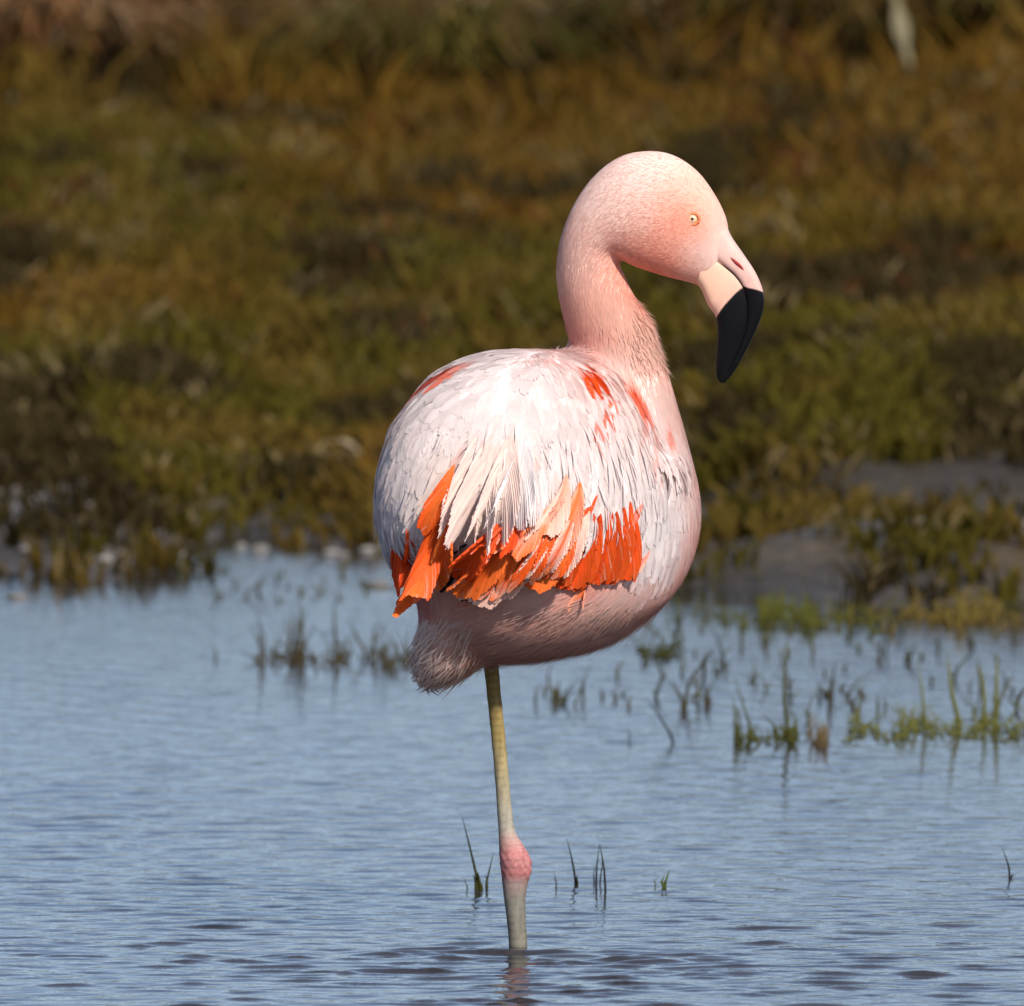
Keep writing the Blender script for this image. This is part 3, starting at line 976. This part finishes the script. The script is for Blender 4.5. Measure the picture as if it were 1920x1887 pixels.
# --- bill
bC = [(1364, 427), (1373, 446), (1395, 478), (1416, 510), (1429, 540), (1433, 563), (1429, 590), (1415, 625), (1395, 665), (1376, 698), (1357, 720)]
bT = [(1325, 476), (1338, 485), (1358, 500), (1378, 517), (1392, 537), (1400, 565), (1401, 600), (1394, 635), (1381, 668), (1367, 695), (1354, 717)]
bG = [(1306, 530), (1316, 545), (1321, 558), (1329, 575), (1341, 592), (1345, 615), (1345, 640), (1343, 665), (1342, 690), (1343, 706), (1350, 719)]
bB = [34, 34, 33, 31, 29, 27, 24, 20, 15, 10, 4]
bY = [60] * 11
for nm, A_, B_, ea, c_p in (("upper_mandible", bC, bT, 1.6, (.76, .47, .41)), ("lower_mandible", bT, bG, 1.6, (.78, .47, .34))):
    A_, B_ = np.array(A_, float), np.array(B_, float)
    dd = norm(A_ - B_)
    if nm == "upper_mandible":
        B_ = B_ - dd * 2.4
        bb = np.array(bB)
    else:
        A_ = A_ + dd * np.array([8, 8, 8, 8, 8, 8, 7, 6, 4, 3, 1])[:, None]
        bb = np.array(bB) * 0.985
    m_ = 130
    V = loft(A_, B_, bY, bb, 36, m_, 3.4)
    idx = np.linspace(0, 10, m_)[:, None] + np.zeros((1, 36))
    ang = np.linspace(0, 2 * math.pi, 36, endpoint=False)[None, :]
    edge = 4.12 + (0.22 * np.cos(ang) if nm == "upper_mandible" else -0.25 * np.sin(ang) ** 2 + 0.1)
    kk = np.clip((idx - edge) / 0.10 + 0.5, 0, 1)[..., None]
    pinkish = np.asarray(c_p) * np.ones((m_, 36, 3))
    blush = np.clip((idx - 2) / 2.2, 0, 1)[..., None]
    pinkish = pinkish * (1 - 0.35 * blush) + 0.35 * blush * np.array([.80, .40, .33])
    cc = pinkish * (1 - kk) + np.array([.006, .006, .007]) * kk
    cc = np.concatenate([cc[:1], cc, cc[-1:]]).reshape(-1, 3)
    vv, qq = close(V)
    o = mesh_obj(nm, vv, qq, M_BILL, FL, cc)
    shift(o, FL.location)
    if nm == "upper_mandible":
        upper = o
    else:
        lower = o
# nostril slit and the dark gape line
def strip(name, pts, w, col, parent, dy, matl, target):
    pc = catmull(pts, 16)
    b2s = [BVHTree.FromPolygons([tuple(x.co) for x in t_.data.vertices], [tuple(p.vertices) for p in t_.data.polygons]) for t_ in target]
    out = []
    o = Vector((0, -CAM_D, CAM_H)) - Vector(FL.location)
    for u, v in pc:
        q = Vector(P(u, v, 1.0)) - Vector(FL.location) - o
        hs_ = [h for h in (b2.ray_cast(o, q.normalized()) for b2 in b2s) if h[0] is not None]
        h = min(hs_, key=lambda h: h[3]) if hs_ else (None,)
        out.append(np.array(h[0]) + np.array([0, -dy, 0]) if h[0] is not None else None)
    kn = [x for x in out if x is not None]
    last = kn[0] if kn else np.array([0, (60 - 30) * PX, 0])
    for i in range(len(out)):
        if out[i] is None:
            out[i] = P(*pc[i], last[1]) - np.array(FL.location)
        last = out[i]
    tv, tq = tube(np.array(out), np.sin(np.linspace(0.15, math.pi - 0.15, 16)) * w * PX, 6)
    return mesh_obj(name, tv, tq, matl, parent, np.broadcast_to(np.array(col), (len(tv), 3)))


strip("nostril", [(1366, 480), (1377, 490), (1388, 500), (1397, 511)], 3.6, (.30, .035, .03), upper, -0.0006, M_BILL, [upper])
strip("gape_line", [(1334, 482), (1358, 500), (1378, 517), (1391, 535), (1398, 552)], 1.3, (.02, .012, .012), upper, 0.0003, M_BILL, [upper, lower])

# --- eye
ey = hit(1298, 411)
ec = P(1298, 411, ey + 0.0022)
def dome(center, r, flat, nseg=28, rings=14):
    a_ = np.linspace(0, math.pi, rings)
    b_ = np.linspace(0, 2 * math.pi, nseg, endpoint=False)
    v_ = np.stack([np.sin(a_)[:, None] * np.cos(b_)[None], -np.cos(a_)[:, None] * flat + 0 * b_[None], np.sin(a_)[:, None] * np.sin(b_)[None]], -1) * r + np.asarray(center)
    return v_.reshape(-1, 3), grid_quads(rings, nseg, True)


v_, q_ = dome(ec, 10.0 * PX, 0.75)
eye = mesh_obj("eye", v_, q_, M_EYE, FL, np.broadcast_to(np.array([.78, .50, .30]), v_.shape))
shift(eye, FL.location)
v_, q_ = dome(ec + np.array([0, -0.00262, 0.0001]), 3.9 * PX, 0.5, 20, 10)
pu = mesh_obj("pupil", v_, q_, M_EYE, eye, np.broadcast_to(np.array([.012, .008, .006]), v_.shape))
shift(pu, FL.location)
a_ = np.linspace(0, 2 * math.pi, 30)
ring = np.stack([ec[0] + np.cos(a_) * 11.6 * PX * 1.15, np.full(30, ec[1] - 0.0012), ec[2] + np.sin(a_) * 10.6 * PX], -1)
tv, tq = tube(ring, np.full(30, 3.2 * PX), 6)
o = mesh_obj("eyelid", tv, tq, M_SKIN, eye, np.broadcast_to(np.array([.74, .22, .10]), tv.shape))
shift(o, FL.location)


# ------------------------------------------------------------------ grass and weed in the water
def blade_mesh(name, base, pts2, rad, col, ctop, parent, loc):
    """one grass blade: base at water, pts2 = photo points up the blade at the base's depth"""
    y = base[1]
    path = np.vstack([base - np.array([0, 0, 0.03]), base] + [P(u, v, y + 0.01 * i) for i, (u, v) in enumerate(pts2)])
    path = catmull(path, 9)
    tv, tq = tube(path, rad * np.array([1, 1, 1, .95, .88, .78, .62, .42, .14]), 5)
    tt = np.repeat(np.linspace(0, 1, 9), 5)[:, None]
    o = mesh_obj(name, tv, tq, M_PLANT, parent, np.asarray(col) * (1 - tt) + np.asarray(ctop) * tt)
    shift(o, loc)
    return o


DK, OL, TN, GR = np.array([.035, .033, .016]), np.array([.085, .085, .018]), np.array([.17, .12, .055]), np.array([.06, .10, .02])


def clump(name, label, cat, blades, group=None, rad=0.0009, col=DK * .6, top=DK * .5):
    b0 = W(*blades[0][0])
    e = empty(name, tuple(b0), label, cat, group)
    for bl in blades:
        blade_mesh("grass_blade", W(*bl[0]), bl[1], rad * (bl[2] if len(bl) > 2 else 1), col, top, e, e.location)
    return e


clump("grass_clump", "dark forked grass clump in the water beside the flamingo's ankle", "grass",
      [((897, 1666), [(886, 1610), (867, 1533)], 1.6), ((902, 1668), [(899, 1655), (896, 1636)], 2.4), ((893, 1668), [(892, 1655), (888, 1640)], 2.0),
       ((911, 1665), [(917, 1635), (925, 1600)], 1.1), ((876, 1668), [(875, 1659), (870, 1649)], .7), ((914, 1664), [(913, 1650), (909, 1640)], .8)], col=OL * .8)
clump("grass_clump", "single slim leaning grass blade with a short stub beside it", "grass",
      [((1079, 1657), [(1073, 1615), (1063, 1573)], 1.2), ((1082, 1658), [(1081, 1650), (1083, 1640)], 1.5), ((1043, 1664), [(1042, 1650), (1039, 1634)], .7)])
clump("grass_clump", "folded grass blades making a narrow upright loop in the water", "grass",
      [((1118, 1660), [(1119, 1625), (1124, 1586)], 1.1), ((1135, 1672), [(1132, 1625), (1124, 1582)], 1.2), ((1125, 1658), [(1128, 1630), (1130, 1606)], .8), ((1114, 1655), [(1113, 1640), (1117, 1620)], .7)])
clump("grass_clump", "short green sprout with a curled dry blade in open water", "grass",
      [((1247, 1663), [(1249, 1650), (1256, 1630)], 1.6), ((1244, 1664), [(1240, 1655), (1246, 1643)], 1.6), ((1229, 1660), [(1226, 1652), (1236, 1647)], .6)], col=OL, top=GR)
clump("grass_clump", "lone thin blade leaning in open water far from the bird", "grass", [((1893, 1646), [(1890, 1620), (1879, 1590)], 1.1), ((1896, 1647), [(1899, 1643), (1903, 1640)], .8)])
clump("grass_clump", "bent dark stem leaning toward the bird below the weed clumps", "grass", [((1262, 1394), [(1247, 1360), (1212, 1310)], 1.7), ((1180, 1391), [(1181, 1378), (1174, 1368)], .9)])


def rblades(us, vs, heights, lean=10, jit=6):
    out = []
    ph = [random.uniform(0, 6.28) for _ in range(4)]
    for u, v, h in zip(us, vs, heights):
        k = 0.5 + 0.28 * (math.sin(u * .031 + ph[0]) + math.sin(u * .083 + ph[1]))
        if random.random() > 0.35 + k * .8:
            continue
        h *= 0.45 + 0.9 * max(k, 0.1) * random.uniform(.6, 1.4)
        v += 6 * math.sin(u * .05 + ph[2]) + random.gauss(0, jit)
        d = random.gauss(0, lean)
        k_ = random.gauss(0, lean * .4)
        out.append(((u, v), [(u + d * .35 + k_, v - h * .5), (u + d, v - h)], random.uniform(.7, 1.5)))
    return out


r = random
bl = [((497, 1237), [(490, 1215), (478, 1188)], 2.0), ((570, 1236), [(566, 1180), (562, 1112)], 1.8), ((630, 1234), [(628, 1180), (626, 1126)], 2.0), ((688, 1234), [(672, 1200), (655, 1164)], 2.0),
      ((548, 1236), [(540, 1195), (532, 1152)], 1.2), ((756, 1242), [(740, 1215), (724, 1180)], 1.2), ((405, 1238), [(404, 1228), (402, 1208)], 1.4)]
us = [r.uniform(480, 790) for _ in range(130)]
bl += rblades(us, [1238 + r.gauss(0, 5) for _ in us], [(10 + 62 * r.random() ** 1.8) * (1 if r.random() < .8 else 1.4) for _ in us], 16)
clump("sedge_clump", "wide brown sedge clump in open water beyond the flamingo's tail", "sedge", bl, rad=0.0011, col=TN * .6, top=DK * 1.3)
bl = [((1378, 1393), [(1379, 1350), (1374, 1308)], 1.6), ((1480, 1388), [(1470, 1300), (1477, 1200)], 2.2), ((1410, 1380), [(1398, 1335), (1376, 1268)], 1.5)]
us = [r.uniform(1376, 1492) for _ in range(75)]
bl += rblades(us, [1388 + r.gauss(0, 5) for _ in us], [10 + 45 * r.random() ** 1.5 for _ in us], 13)
us = [r.gauss(1482, 9) for _ in range(30)]
bl += rblades(us, [1388 + r.gauss(0, 5) for _ in us], [20 + 60 * r.random() ** 1.5 for _ in us], 13)
clump("sedge_clump", "dense olive sedge tuft with one tall wavy blade nearest the bird", "sedge", bl, rad=0.0011, col=OL * .6, top=OL)
bl = rblades([r.gauss(1545, 12) for _ in range(26)], [1390 + r.gauss(0, 3) for _ in range(26)], [r.uniform(14, 50) for _ in range(26)], 7)
clump("sedge_clump", "small brown sedge tuft standing beside the dense olive tuft", "sedge", bl, rad=0.0011, col=TN * .6, top=TN)
bl = [((1735, 1372), [(1730, 1310), (1722, 1240)], 1.6), ((1800, 1368), [(1785, 1300), (1776, 1228)], 2.4), ((1866, 1360), [(1868, 1300), (1870, 1228)], 2.6), ((1842, 1362), [(1846, 1310), (1838, 1250)], 2.2)]
us = [r.uniform(1580, 1960) for _ in range(210)]
bl += rblades(us, [1372 + r.gauss(0, 8) for _ in us], [6 + 40 * r.random() ** 2 for _ in us], 18)
clump("weed_mat", "long low green weed mat with pale stems lying in the water", "water weed", bl, rad=0.0012, col=OL * 1.0, top=np.array([.17, .17, .045]))
bl = [((1240, 1220), [(1241, 1200), (1236, 1178)], 1.3)] + rblades([r.gauss(1240, 17) for _ in range(60)], [1220 + r.gauss(0, 4) for _ in range(60)], [12 + 40 * r.random() ** 2 for _ in range(60)], 20)
clump("sedge_clump", "round dark sedge tuft close behind the flamingo's breast", "sedge", bl, rad=0.0015, col=DK, top=OL * .8)
us = [r.gauss(1490, 95) for _ in range(230)]
bl = rblades(us, [1165 + r.gauss(0, 7) for _ in us], [r.uniform(8, 40) for _ in us], 12)
clump("weed_mat", "olive weed mat in the shallows between the breast and the brown mat", "water weed", bl, rad=0.0017, col=OL * .8, top=OL * 1.2)
us = [r.gauss(1830, 105) for _ in range(230)]
bl = rblades(us, [1160 + r.gauss(0, 8) for _ in us], [r.uniform(8, 46) for _ in us], 12)
clump("weed_mat", "rusty brown weed mat in the shallows below the mud bank", "water weed", bl, rad=0.0018, col=np.array([.13, .085, .02]), top=np.array([.16, .12, .03]))

# scattered single stems
spot_l = [(1055, 1318, 40), (1093, 1312, 70), (1020, 1300, 25), (1285, 1330, 110), (1230, 1310, 45), (1330, 1322, 30), (1300, 1312, 28), (1155, 1312, 22), (1355, 1238, 70), (1440, 1200, 45),
          (1390, 1212, 40), (1525, 1225, 50), (1650, 1225, 70), (1560, 1300, 60), (1515, 1350, 70), (1610, 1345, 40), (1660, 1330, 28), (1790, 1275, 50), (1905, 1330, 60), (1840, 1290, 60),
          (1700, 1240, 30), (1760, 1215, 24), (1590, 1190, 40), (1900, 1200, 40), (1810, 1150, 70), (1560, 1110, 70), (1430, 1100, 40), (1620, 1090, 50), (1750, 1080, 60), (1380, 1075, 40),
          (485, 1110, 40), (440, 1100, 30), (520, 1090, 24), (640, 1085, 30), (1870, 1090, 50), (1480, 1085, 35)]
for _ in range(95):
    spot_l.append((r.uniform(1180, 1940), 1040 + 300 * r.random() ** 0.8, 14 + 60 * r.random() ** 2))
for _ in range(14):
    spot_l.append((r.uniform(990, 1180), r.uniform(1265, 1330), 14 + 30 * r.random() ** 2))
for _ in range(16):
    spot_l.append((r.uniform(380, 700), r.uniform(1075, 1130), 12 + 30 * r.random() ** 2))
for u_, v_0, h_ in spot_l:
    b_ = W(u_, v_0)
    e = empty("reed_stem", tuple(b_), f"{'tall' if h_ >= 60 else 'medium' if h_ >= 38 else 'short'} thin reed stem in the water " + (
        "between the tail and the pebbly shore" if u_ < 700 else "behind the flamingo's leg" if u_ < 1200 else "in the open channel under the breast" if u_ < 1345 else
        "between the olive mat and the mud bars" if v_0 < 1125 else "between the olive weed mat and the sedge tufts" if u_ < 1600 else "between the rusty mat and the green mat"),
              "reed", "single reed stems in the shallows")
    dx = r.gauss(0, 4 + h_ * .28)
    blade_mesh("stalk", b_, [(u_ + dx * .2 + r.gauss(0, 3), v_0 - h_ * .5), (u_ + dx, v_0 - h_)], 0.0014 * r.uniform(.8, 1.5), DK * 1.2 if r.random() < .6 else TN * .5, DK if r.random() < .6 else OL, e, e.location)
    blade_mesh("leaf", b_, [(u_ - dx * .3 + 2, v_0 - h_ * .25), (u_ - dx * .6 + 5, v_0 - h_ * .45)], 0.0011, DK, OL, e, e.location)


# ------------------------------------------------------------------ shore stones
def stone(loc, sx, sy, sz, col, seed, label):
    q = np.random.default_rng(seed)
    a_ = np.linspace(0.0, math.pi, 8)
    b_ = np.linspace(0, 2 * math.pi, 12, endpoint=False)
    d_ = np.stack([np.sin(a_)[:, None] * np.cos(b_)[None], np.sin(a_)[:, None] * np.sin(b_)[None], np.cos(a_)[:, None] + 0 * b_[None]], -1)
    k = q.normal(0, 1, (5, 3))
    rr = 1 + 0.10 * sum(np.sin(d_ @ kk * 1.6 + i) for i, kk in enumerate(k)) / 2
    v_ = (d_ * rr[..., None] * np.array([sx, sy, sz])).reshape(-1, 3)
    o = mesh_obj("stone", v_, grid_quads(8, 12, True), M_STONE, None, np.broadcast_to(np.asarray(col), v_.shape))
    o.location = loc
    o.rotation_euler = (0, 0, q.random() * 3)
    tag(o, label, "stone", "stones along the shoreline")


sr = np.random.default_rng(3)
for i in range(26):
    if i < 18:
        x, y = sr.uniform(-0.75, -0.1), sr.normal(4.55, 0.22)
    else:
        x, y = sr.uniform(0.2, 0.8), sr.normal(4.5, 0.25)
    z = max(float(ground_z(np.array([x]), np.array([y]))[0]), 0.0)
    s_ = sr.uniform(0.004, 0.010)
    cl = np.array([.24, .22, .20]) * sr.uniform(.5, 1.15)
    tone = "pale grey" if cl[0] > .22 else ("grey" if cl[0] > .165 else "dark grey")
    size_ = "larger" if s_ > .0072 else "tiny"
    where = "standing in water off" if z <= 0.0 else "lying on"
    bank_ = "the pebbly shore beyond the flamingo's tail" if i < 18 else "the mud bars beyond the flamingo's breast"
    stone((x, y, z + s_ * .15), s_ * 1.5, s_ * 1.3, s_ * .6, cl, i, f"{size_} {tone} stone {where} {bank_}")

# ------------------------------------------------------------------ marsh vegetation on the bank
PAL = np.array([[.088, .062, .007], [.062, .055, .009], [.122, .050, .008], [.125, .074, .016], [.040, .028, .010], [.16, .118, .055], [.088, .033, .010]])


def shrublets(cx, cy, hscale, nb, spread, colsel, name="ground_cover"):
    N = len(cx)
    cz = ground_z(cx, cy)
    bx = np.repeat(cx, nb) + rng.normal(0, spread, N * nb)
    by = np.repeat(cy, nb) + rng.normal(0, spread, N * nb)
    bz = ground_z(bx, by) - 0.004
    h = np.repeat(hscale, nb) * (0.55 + 0.75 * rng.random(N * nb))
    az = rng.random(N * nb) * 6.283
    ln = h * (0.25 + 0.5 * rng.random(N * nb))
    p0 = np.stack([bx, by, bz], -1)
    dirv = np.stack([np.cos(az), np.sin(az), 0 * az], -1)
    p1 = p0 + dirv * (ln * .3)[:, None] + np.array([0, 0, 1]) * (h * .6)[:, None]
    p2 = p0 + dirv * ln[:, None] + np.array([0, 0, 1]) * h[:, None]
    pts_ = np.stack([p0, p1, p2], 1)
    fa_ = rng.random(N * nb) * 6.283
    nr_ = np.repeat(np.stack([np.cos(fa_), np.sin(fa_), 0.4 + 0 * fa_], -1)[:, None], 3, 1)
    wd = (0.0045 + 0.006 * rng.random(N * nb))[:, None] * np.array([.8, 1.0, .25])
    col = np.repeat(colsel, nb, 0) * (0.75 + 0.5 * rng.random((N * nb, 1)))
    cc = np.stack([col * .8, col, col * 1.15], 1)
    return ribbons(pts_, nr_, wd, cc)


def veg_points(n, half, y0, y1, power=1.0):
    y = y0 + (y1 - y0) * rng.random(n) ** power
    x = (rng.random(n) * 2 - 1) * half * (12 + y) / 20
    return x, y


def palette_at(x, y):
    n1 = fnoise(x * 1.6 + 9, y * 0.55, 101, 3)
    n2 = fnoise(x * 7 + 2, y * 3.0, 131, 2)
    n3 = rng.random(len(x))
    far = np.clip((y - 6.3) / 2.0, 0, 1)
    red = np.clip((n1 - 0.5) * 5 + far * 0.9 - 0.35, 0, 1)
    base = PAL[1] * (1 - red)[:, None] + PAL[2] * red[:, None]
    base = base * 0.55 + PAL[0] * 0.45
    m_ = (n2 > 0.60)[:, None]
    base = np.where(m_, PAL[3] * .6 + base * .4, base)
    m_ = (n2 < 0.40)[:, None]
    base = np.where(m_, PAL[4], base)
    base = np.where((n3 > 0.95)[:, None], PAL[5], base)
    base = np.where(((n3 > 0.85) & (n3 < 0.92) & (far > .3))[:, None], PAL[6], base)
    return base


veg = Bag()
x, y = veg_points(26000, 1.5, 4.75, 14.5, 1.15)
keep = (ground_z(x, y) > 0.012 + 0.02 * vnoise(x * 6, y * 4, 77)) & (y > 5.12 + 0.06 * np.clip(x / .3, 0, 1) + 0.4 * (fnoise(x * 4, y * 0 + 1, 301, 2) - .5))
dens = fnoise(x * 5 + 1, y * 2.4, 88, 2)
keep &= (dens > 0.36) | (rng.random(len(x)) < 0.7)
x, y = x[keep], y[keep]
hs = 0.022 + 0.062 * np.clip(fnoise(x * 4, y * 2, 99, 2) - 0.25, 0, 1) + 0.02 * np.clip((y - 6) / 4, 0, 1)
veg.add(*shrublets(x, y, hs, 8, 0.016, palette_at(x, y)))
x, y = veg_points(20000, 5.0, 4.9, 24, 1.2)
keep = (np.abs(x) > 1.45 * (12 + y) / 20) | (y > 14.3)
x, y = x[keep], y[keep]
keep = (ground_z(x, y) > 0.02) & (y > 5.1)
x, y = x[keep], y[keep]
veg.add(*shrublets(x, y, np.full(len(x), 0.09), 8, 0.03, palette_at(x, y)))
# sparse seedlings on the mud
x, y = veg_points(2200, 1.4, 3.7, 5.4)
keep = (ground_z(x, y) > -0.004) & (fnoise(x * 6, y * 4, 201, 2) > 0.50)
x, y = x[keep], y[keep]
veg.add(*shrublets(x, y, 0.014 + 0.03 * rng.random(len(x)), 6, 0.012, palette_at(x, y) * .8))
o = veg.build("ground_cover", M_PLANT, None, True)
tag(o, "low olive and rust coloured marsh plants covering the bank", "ground cover", kind="stuff")


# ------------------------------------------------------------------ grass tussocks at the top of the bank
def WG(u, v):
    """where the photo ray meets the bank"""
    a_, b_ = (u - 960) * KP, (943.5 - v) * KP
    for t in np.arange(15.5, 40, 0.02):
        p = np.array([a_ * t, -CAM_D + t * (CP + b_ * SP), CAM_H + t * (-SP + b_ * CP)])
        if p[2] <= ground_z(p[:1], p[1:2])[0]:
            return p
    return p


def tussock(u, v, wid_m, h_m, cols, label, nb=900, droop=0.8):
    b_ = WG(u, v)
    e = empty("grass_tussock", tuple(b_), label, "tussock", "grass tussocks along the top of the bank")
    # root mound
    a_ = np.linspace(0.02, 1, 8)
    t_ = np.linspace(0, 2 * math.pi, 18, endpoint=False)
    rr = wid_m * .42 * a_[:, None] * (1 + 0.15 * np.sin(3 * t_ + u)[None])
    zz = h_m * .45 * np.sqrt(np.clip(1 - a_ ** 2, 0, 1))[:, None] - 0.03 + 0 * t_[None]
    mv = np.stack([rr * np.cos(t_), rr * np.sin(t_), zz], -1).reshape(-1, 3)
    mesh_obj("root_mound", mv, grid_quads(8, 18, True), M_PLANT, e, np.broadcast_to(np.array([.07, .048, .018]), mv.shape))
    az = rng.random(nb) * 6.283
    rb = wid_m * .40 * np.sqrt(rng.random(nb))
    p0 = np.stack([rb * np.cos(az), rb * np.sin(az), h_m * .40 * np.sqrt(np.clip(1 - (rb / (wid_m * .45)) ** 2, 0, 1)) - 0.03], -1)
    az2 = az + rng.normal(0, .5, nb)
    d_ = np.stack([np.cos(az2), np.sin(az2), 0 * az], -1)
    L_ = h_m * (0.7 + 0.7 * rng.random(nb))
    out = L_ * (0.25 + droop * rng.random(nb) * (0.35 + rb / (wid_m * .4)))
    up = np.array([0, 0, 1.0])
    p1 = p0 + d_ * (out * .35)[:, None] + up * (L_ * .55)[:, None]
    p2 = p0 + d_ * (out * .8)[:, None] + up * (L_ * .72)[:, None]
    p3 = p0 + d_ * (out * 1.2)[:, None] + up * (L_ * (.72 - .35 * droop * rng.random(nb)))[:, None]
    pts_ = np.stack([p0, p1, p2, p3], 1)
    nr_ = np.repeat((d_ * .6 + up)[:, None], 4, 1)
    wd = (0.004 + 0.005 * rng.random(nb))[:, None] * np.array([.9, 1, .8, .2])
    ci = np.asarray(cols)[rng.integers(0, len(cols), nb)] * (0.7 + .6 * rng.random((nb, 1)))
    v_, q_, c_ = ribbons(pts_, nr_, wd, np.stack([ci * .85, ci, ci * 1.1, ci * 1.2], 1))[:3]
    o_ = mesh_obj("foliage", v_, q_, M_PLANT, e, c_)
    o_["kind"] = "stuff"


RU, YL, BR, GN, PA = [.20, .095, .036], [.17, .115, .028], [.10, .055, .022], [.07, .068, .013], [.34, .23, .13]
tussock(90, 190, .30, 0.164, [RU, BR, PA, RU], "reddish brown tussock at the far tail end of the bank")
tussock(290, 164, .26, 0.172, [RU, BR, BR, YL, PA], "dark russet tussock beside the reddish brown one")
tussock(545, 206, .36, 0.109, [YL, GN, YL, GN], "low arching olive tussock with drooping yellow tips", droop=1.3)
tussock(820, 221, .34, 0.156, [GN, BR, GN, YL], "dark green tussock standing behind the flamingo's back")
tussock(1010, 140, .34, 0.140, [YL, YL, GN, PA], "yellowish tussock behind the flamingo's head")
tussock(1250, 135, .30, 0.140, [YL, BR, GN, PA], "brown and straw tussock above the flamingo's head")
tussock(1500, 154, .38, 0.172, [BR, GN, BR, YL], "large dark brown tussock over a shaded hollow")
tussock(1790, 140, .34, 0.172, [GN, BR, YL, RU], "mixed green and russet tussock behind the pale stalk")
tussock(1945, 109, .30, 0.156, [RU, YL, PA, BR], "straw coloured tussock at the bill end of the bank")
tussock(400, 26, .40, 0.172, [BR, YL, RU, PA], "broad brown tussock behind the russet one")
tussock(700, 30, .40, 0.172, [GN, BR, YL, PA], "green and brown tussock behind the arching olive one")
tussock(1130, 30, .44, 0.172, [YL, BR, PA, RU], "tall straw tussock behind the yellowish one")
tussock(1640, 63, .44, 0.187, [BR, BR, GN, YL], "dark tussock behind the large brown one")


# rank growth round the feet of the tussocks
tx, ty = veg_points(2600, 1.5, 10.2, 15.5)
vb2 = Bag()
vb2.add(*shrublets(tx, ty, 0.07 + 0.09 * rng.random(len(tx)), 9, 0.03, palette_at(tx, ty) * (0.8 + .7 * rng.random((len(tx), 1)))))
o = vb2.build("rank_grass", M_PLANT)
tag(o, "taller brown grass growing between the tussocks on the bank", "grass", kind="stuff")


# pale odds and ends on the bank
def stalk(label, pts, rad, col, name="dry_stalk", cat="stalk", lift=0.0):
    b_ = WG(*pts[0])
    e = empty(name, tuple(b_), label, cat)
    path = np.array([P(u, v, b_[1] + dy) for u, v, dy in [(pts[0][0], pts[0][1], 0)] + pts[1:]])
    path = catmull(path, 14)
    tv, tq = tube(path, rad * np.sin(np.linspace(.5, math.pi - .3, 14)), 6)
    o_ = mesh_obj("stem", tv, tq, M_PLANT, e, np.broadcast_to(np.asarray(col), tv.shape))
    shift(o_, e.location)
    # a withered leaf along the stem
    k = path[5:11]
    nr_ = np.repeat(np.array([[[0.2, -1, .5]]]), 6, 1)
    v_, q_, c_ = ribbons((k + np.array([0, -0.004, 0.004]))[None], nr_, np.array([[.2, 1, 1.3, 1.2, .8, .2]]) * rad * 2.4, np.broadcast_to(np.asarray(col) * .9, (1, 6, 3)))[:3]
    o_ = mesh_obj("leaf", v_, q_, M_PLANT, e, c_)
    shift(o_, e.location)


stalk("tall pale dry stalk standing upright among the tussocks", [(1712, 185), (1700, 110, 0), (1685, 30, 0), (1672, -40, .02)], .008, (.30, .26, .16))
stalk("whitish dry stem lying flat on the rusty bank", [(1560, 345), (1610, 332, -.02), (1650, 322, -.03), (1690, 318, -.04)], .012, (.50, .45, .36))
stalk("straw coloured blade arching down from the olive tussock", [(665, 235), (650, 205, -.02), (625, 180, 0), (590, 168, .03)], .010, (.36, .27, .17))
stalk("pale green blade lying at the foot of the reddish tussock", [(85, 235), (60, 210, 0), (30, 188, .03), (5, 180, .05)], .008, (.24, .26, .17))
stalk("thin curved straw lying on the bank beside the wing", [(690, 868), (672, 848, 0), (645, 832, 0), (612, 826, .01)], .0022, (.36, .28, .17))
for (u_, v_0, s_, c_, lb) in [(615, 75, .040, (.34, .30, .27), "large pale rock between the tussocks on the bank"), (455, 78, .034, (.25, .23, .20), "flat grey rock half hidden by the russet tussock"),
                              (225, 238, .026, (.34, .27, .20), "tan rock low on the bank under the russet tussock")]:
    b_ = WG(u_, v_0)
    stone(tuple(b_ + np.array([0, 0, s_ * .5])), s_ * 1.6, s_, s_ * .9, c_, int(u_), lb)
    o = COL.objects[-1]
    o["label"] = lb
    o["category"] = "rock"
    del o["group"]
    o.name = "rock"
